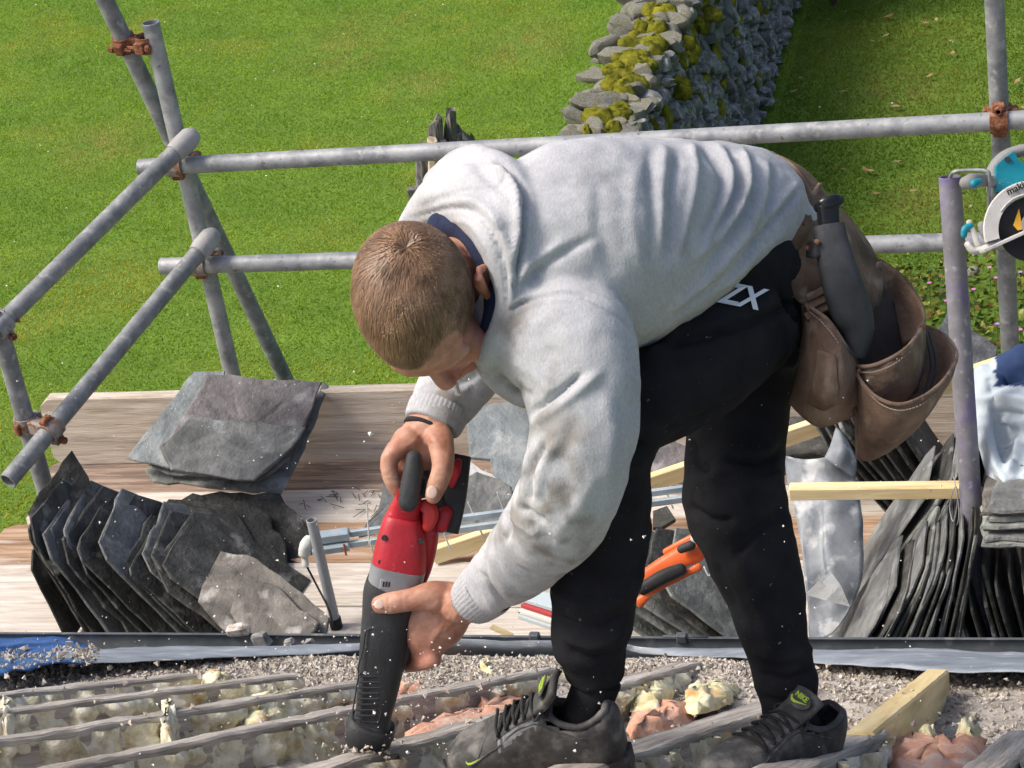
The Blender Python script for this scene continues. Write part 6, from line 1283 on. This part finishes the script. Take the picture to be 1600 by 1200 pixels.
def stitches(pts, off=.004):
    pa = catmull([PM(*q) for q in pts], 14); mb = MB()
    for i in range(0, len(pa)-1, 2):
        a_, b_ = A(pa[i]), A(pa[i+1]); d_ = nrm(b_-a_); mb.tube([a_-VIEW*off, a_+d_*.0035-VIEW*off], .0009, 5)
    tag(mb.build('stitching', thread, tb), kind='stuff')
thread = mat('pale_thread', [(.40, .32, .24)], bump=0)
stitches([(1340, 592, 3.555), (1356, 614, 3.505), (1380, 634, 3.475), (1410, 641, 3.467), (1446, 628, 3.495), (1474, 602, 3.565)]); stitches([(1346, 582, 3.545), (1366, 581, 3.52), (1394, 570, 3.51), (1422, 549, 3.54)]); stitches([(1346, 600, 3.56), (1347, 650, 3.56), (1348, 705, 3.60)]); stitches([(1260, 484, 3.565), (1282, 502, 3.53), (1304, 528, 3.515), (1326, 566, 3.535)]); stitches([(1262, 640, 3.585), (1285, 652, 3.555), (1312, 646, 3.555), (1330, 640, 3.575)])
for (u, v, t0_) in ((1342, 580, 3.55), (1256, 476, 3.58), (1440, 512, 3.62), (1334, 640, 3.56), (1276, 378, 3.525), (1262, 388, 3.55)):
    mb = MB(); c = PM(u, v, t0_)-VIEW*.004; mb.ell(c, RIGHT*.0042, UPV*.0042, VIEW*.002, 12, 6); mb.build('rivet', rust, tb, smooth=True)
nt_ = MB(); nt_.tube(catmull([PM(1352, 532, 3.60), PM(1354, 522, 3.60), PM(1362, 514, 3.60), PM(1366, 512, 3.60)], 4), .0015, 6); tag(nt_.build('bent_nail', galv, smooth=True), 'small bent wire nail inside the dark belt pocket', 'nail')
kn = thing('knife', PM(1296, 350, 3.55), 'black handled knife pushed into the black leather sheath', 'knife')
mb = MB(); limb(mb, [(1293, 322, 3.545, 18), (1295, 345, 3.545, 17), (1297, 365, 3.545, 16)], ratio=.8, sq=.7); mb.build('handle', mat('glossy_black', [(.008, .008, .009), (.016, .016, .017)], 20, .25, .1, 60), kn, smooth=True, angle=50)
mb = MB(); limb(mb, [(1279, 324, 3.545, 9), (1290, 319, 3.54, 12), (1304, 315, 3.54, 12), (1312, 313, 3.545, 9)], ratio=.9, sq=.7); mb.build('pommel', mat('glossy_black_cap', [(.01, .01, .011)], bump=.05, rough=.2), kn, smooth=True, angle=50)
# -- circular saw hung on the purple pole
T0 = 4.66
def C2(u, v, t=T0): return P(u, v, t)
cs = thing('circular_saw', C2(1540, 400), 'white and teal circular saw hanging from the purple scaffold pole', 'circular saw')
teal = mat('teal_plastic', [(.0, .16, .22), (.01, .26, .34)], 10, .5, .15, 80, extra=speck((.35, .42, .42), 50, .64, .72, .5)); offw = mat('dusty_white_guard', [(.42, .41, .38), (.60, .59, .56)], 14, .6, .25, 80, extra=speck((.20, .19, .17), 40, .62, .7, .5)); dgrey = mat('grey_rubber', [(.16, .16, .155), (.26, .26, .25)], 14, .7, .2)
cc = (1612, 358); R0 = 76
def ang(a, r_, t=T0): return C2(cc[0]+r_*math.cos(math.radians(a)), cc[1]-r_*math.sin(math.radians(a)), t)
mb = MB(); G = []
for a_ in np.linspace(196, -12, 34):
    G.append([ang(a_, R0-24, T0-.03), ang(a_, R0-2, T0-.03), ang(a_, R0, T0-.026), ang(a_, R0, T0+.03), ang(a_, R0-3, T0+.033), ang(a_, R0-24, T0+.033)])
mb.grid(G, True); mb.add(G[0], [tuple(range(6))]); mb.add(G[-1], [tuple(range(5, -1, -1))]); gd_ = mb.build('blade_guard', offw, cs, smooth=True, angle=35)
mb = MB(); mb.tube([ang(a_, R0-21, T0-.032) for a_ in np.linspace(150, 20, 24)], .0022, 8); mb.build('guard_ridge', offw, gd_, smooth=True)
xd = C2(1604, 287)-C2(1570, 303); decal('makita', .021, C2(1592, 292, T0-.034), xd, np.cross(VIEW, xd) if np.dot(np.cross(VIEW, xd), UPV) > 0 else -np.cross(VIEW, xd), lace_m, gd_, 'lettering', .0006, .0004)
mb = MB(); mb.tube([C2(*cc, T0-.012), C2(*cc, T0-.008)], (R0-25)*T0/FPX, 48, True); mb.build('blade', blk, cs, smooth=True, angle=30)
mb = MB(); mb.tube([C2(cc[0]+2, cc[1]-8, T0-.030), C2(cc[0]+2, cc[1]-8, T0-.005)], 18*T0/FPX, 24, True); mb.build('arbor', dgrey, cs, smooth=True, angle=30)
mb = MB(); mb.prism([C2(1583, 352, T0-.016), C2(1592, 326, T0-.016), C2(1596, 350, T0-.016), C2(1600, 358, T0-.016), C2(1590, 360, T0-.016)], VIEW*-.002); mb.build('warning_label', mat('yellow_label', [(.70, .38, .03)], bump=0), cs)
mb = MB(); a_, b_ = C2(1528, 395), C2(1712, 312); T = nrm(b_-a_); mb.bbox((a_+b_)/2, T*np.linalg.norm(b_-a_)/2, VIEW*.06, nrm(np.cross(T, VIEW))*.0035, .001); mb.build('base_plate', offw, cs)
mb = MB(); limb(mb, [(1512, 382, T0/KT, 5), (1522, 392, T0/KT, 6), (1540, 388, T0/KT, 6), (1560, 378, T0/KT, 5)], ratio=2); mb.build('base_front', offw, cs, smooth=True)
mb = MB(); limb(mb, [(1506, 368, T0/KT, 5), (1508, 358, T0/KT, 6), (1517, 352, T0/KT, 5)]); mb.build('lever', teal, cs, smooth=True)
mb = MB(); limb(mb, [(1514, 346, T0/KT, 4.5), (1522, 366, T0/KT, 4.5), (1528, 384, T0/KT, 5)], ratio=.6); mb.build('depth_bracket', offw, cs, smooth=True)
mb = MB(); limb(mb, [(1534, 352, T0/KT, 7), (1541, 365, T0/KT, 9), (1552, 375, T0/KT, 9)]); mb.build('pivot', dgrey, cs, smooth=True)
mb = MB(); limb(mb, [(1508, 286, (T0-.01)/KT, 10), (1518, 284, (T0-.01)/KT, 13), (1532, 281, (T0+.01)/KT, 10), (1552, 284, (T0+.03)/KT, 9)]); mb.build('front_knob', dgrey, cs, smooth=True)
mb = MB(); limb(mb, [(1522, 287, (T0-.035)/KT, 7), (1530, 284, (T0-.03)/KT, 6)]); mb.build('knob_inlay', teal, cs, smooth=True)
mb = MB(); limb(mb, [(1556, 300, (T0+.06)/KT, 14), (1552, 268, (T0+.06)/KT, 11), (1572, 244, (T0+.06)/KT, 10), (1610, 234, (T0+.06)/KT, 10), (1660, 246, (T0+.06)/KT, 12), (1690, 290, (T0+.06)/KT, 14)], ratio=1.4); mb.build('rear_handle', dgrey, cs, smooth=True)
mb = MB(); mb.prism([C2(1557, 258, T0+.02), C2(1584, 236, T0+.02), C2(1592, 250, T0+.02), C2(1612, 262, T0+.02), C2(1600, 280, T0+.02), C2(1575, 300, T0+.02), C2(1556, 300, T0+.02)], VIEW*.07); mb.build('motor_cover', teal, cs)
mb = MB(); mb.tube([C2(1574, 249, T0+.016), C2(1574, 249, T0+.022)], .006, 10); mb.build('button', blk, cs)
mb = MB(); mb.tube(catmull([C2(1483, 290, 4.74), C2(1485, 276, 4.72), C2(1493, 268, 4.70), C2(1520, 266, 4.68), C2(1540, 267, T0), C2(1546, 276, T0), C2(1545, 310, T0+.02), C2(1546, 345, T0+.03)], 6), .0042, 10); mb.build('hanging_hook', galv_old, cs, smooth=True)
# -- sawdust and chips thrown up by the cut
r = np.random.default_rng(21); n = 620
uu = np.concatenate([r.normal(600, 150, 260), r.uniform(0, 1500, 360)]); vv = np.concatenate([r.normal(1060, 90, 260), r.uniform(560, 1195, 360)]); tt = np.concatenate([r.uniform(3.0, 3.5, 260), r.uniform(2.6, 4.6, 360)])
C = np.array([P(a_, b_, c_) for a_, b_, c_ in zip(uu, vv, tt)]); keep = C[:, 1]*math.sin(PITCH)+(C[:, 2])*math.cos(PITCH) > GY*math.sin(PITCH)+GZ*math.cos(PITCH)+.02; C = C[keep]
bits('sawdust', C, r.gamma(2.2, .00042, len(C))+.0005, mat('sawdust_pale', [(.70, .66, .55), (.85, .83, .76)], 30, .9, 0), 'pale sawdust and foam flecks flying round the saw', 'sawdust', seed=8)
C = np.array([PM(576+r.normal(0, 22), 1172+r.normal(0, 10), TS(1172)+r.normal(0, .03)) for _ in range(160)])
bits('cut_debris', C, r.gamma(2, .0016, 160)+.001, grit_m, 'dark crumbs and chips heaped where the blade cuts', 'rubble', seed=9)
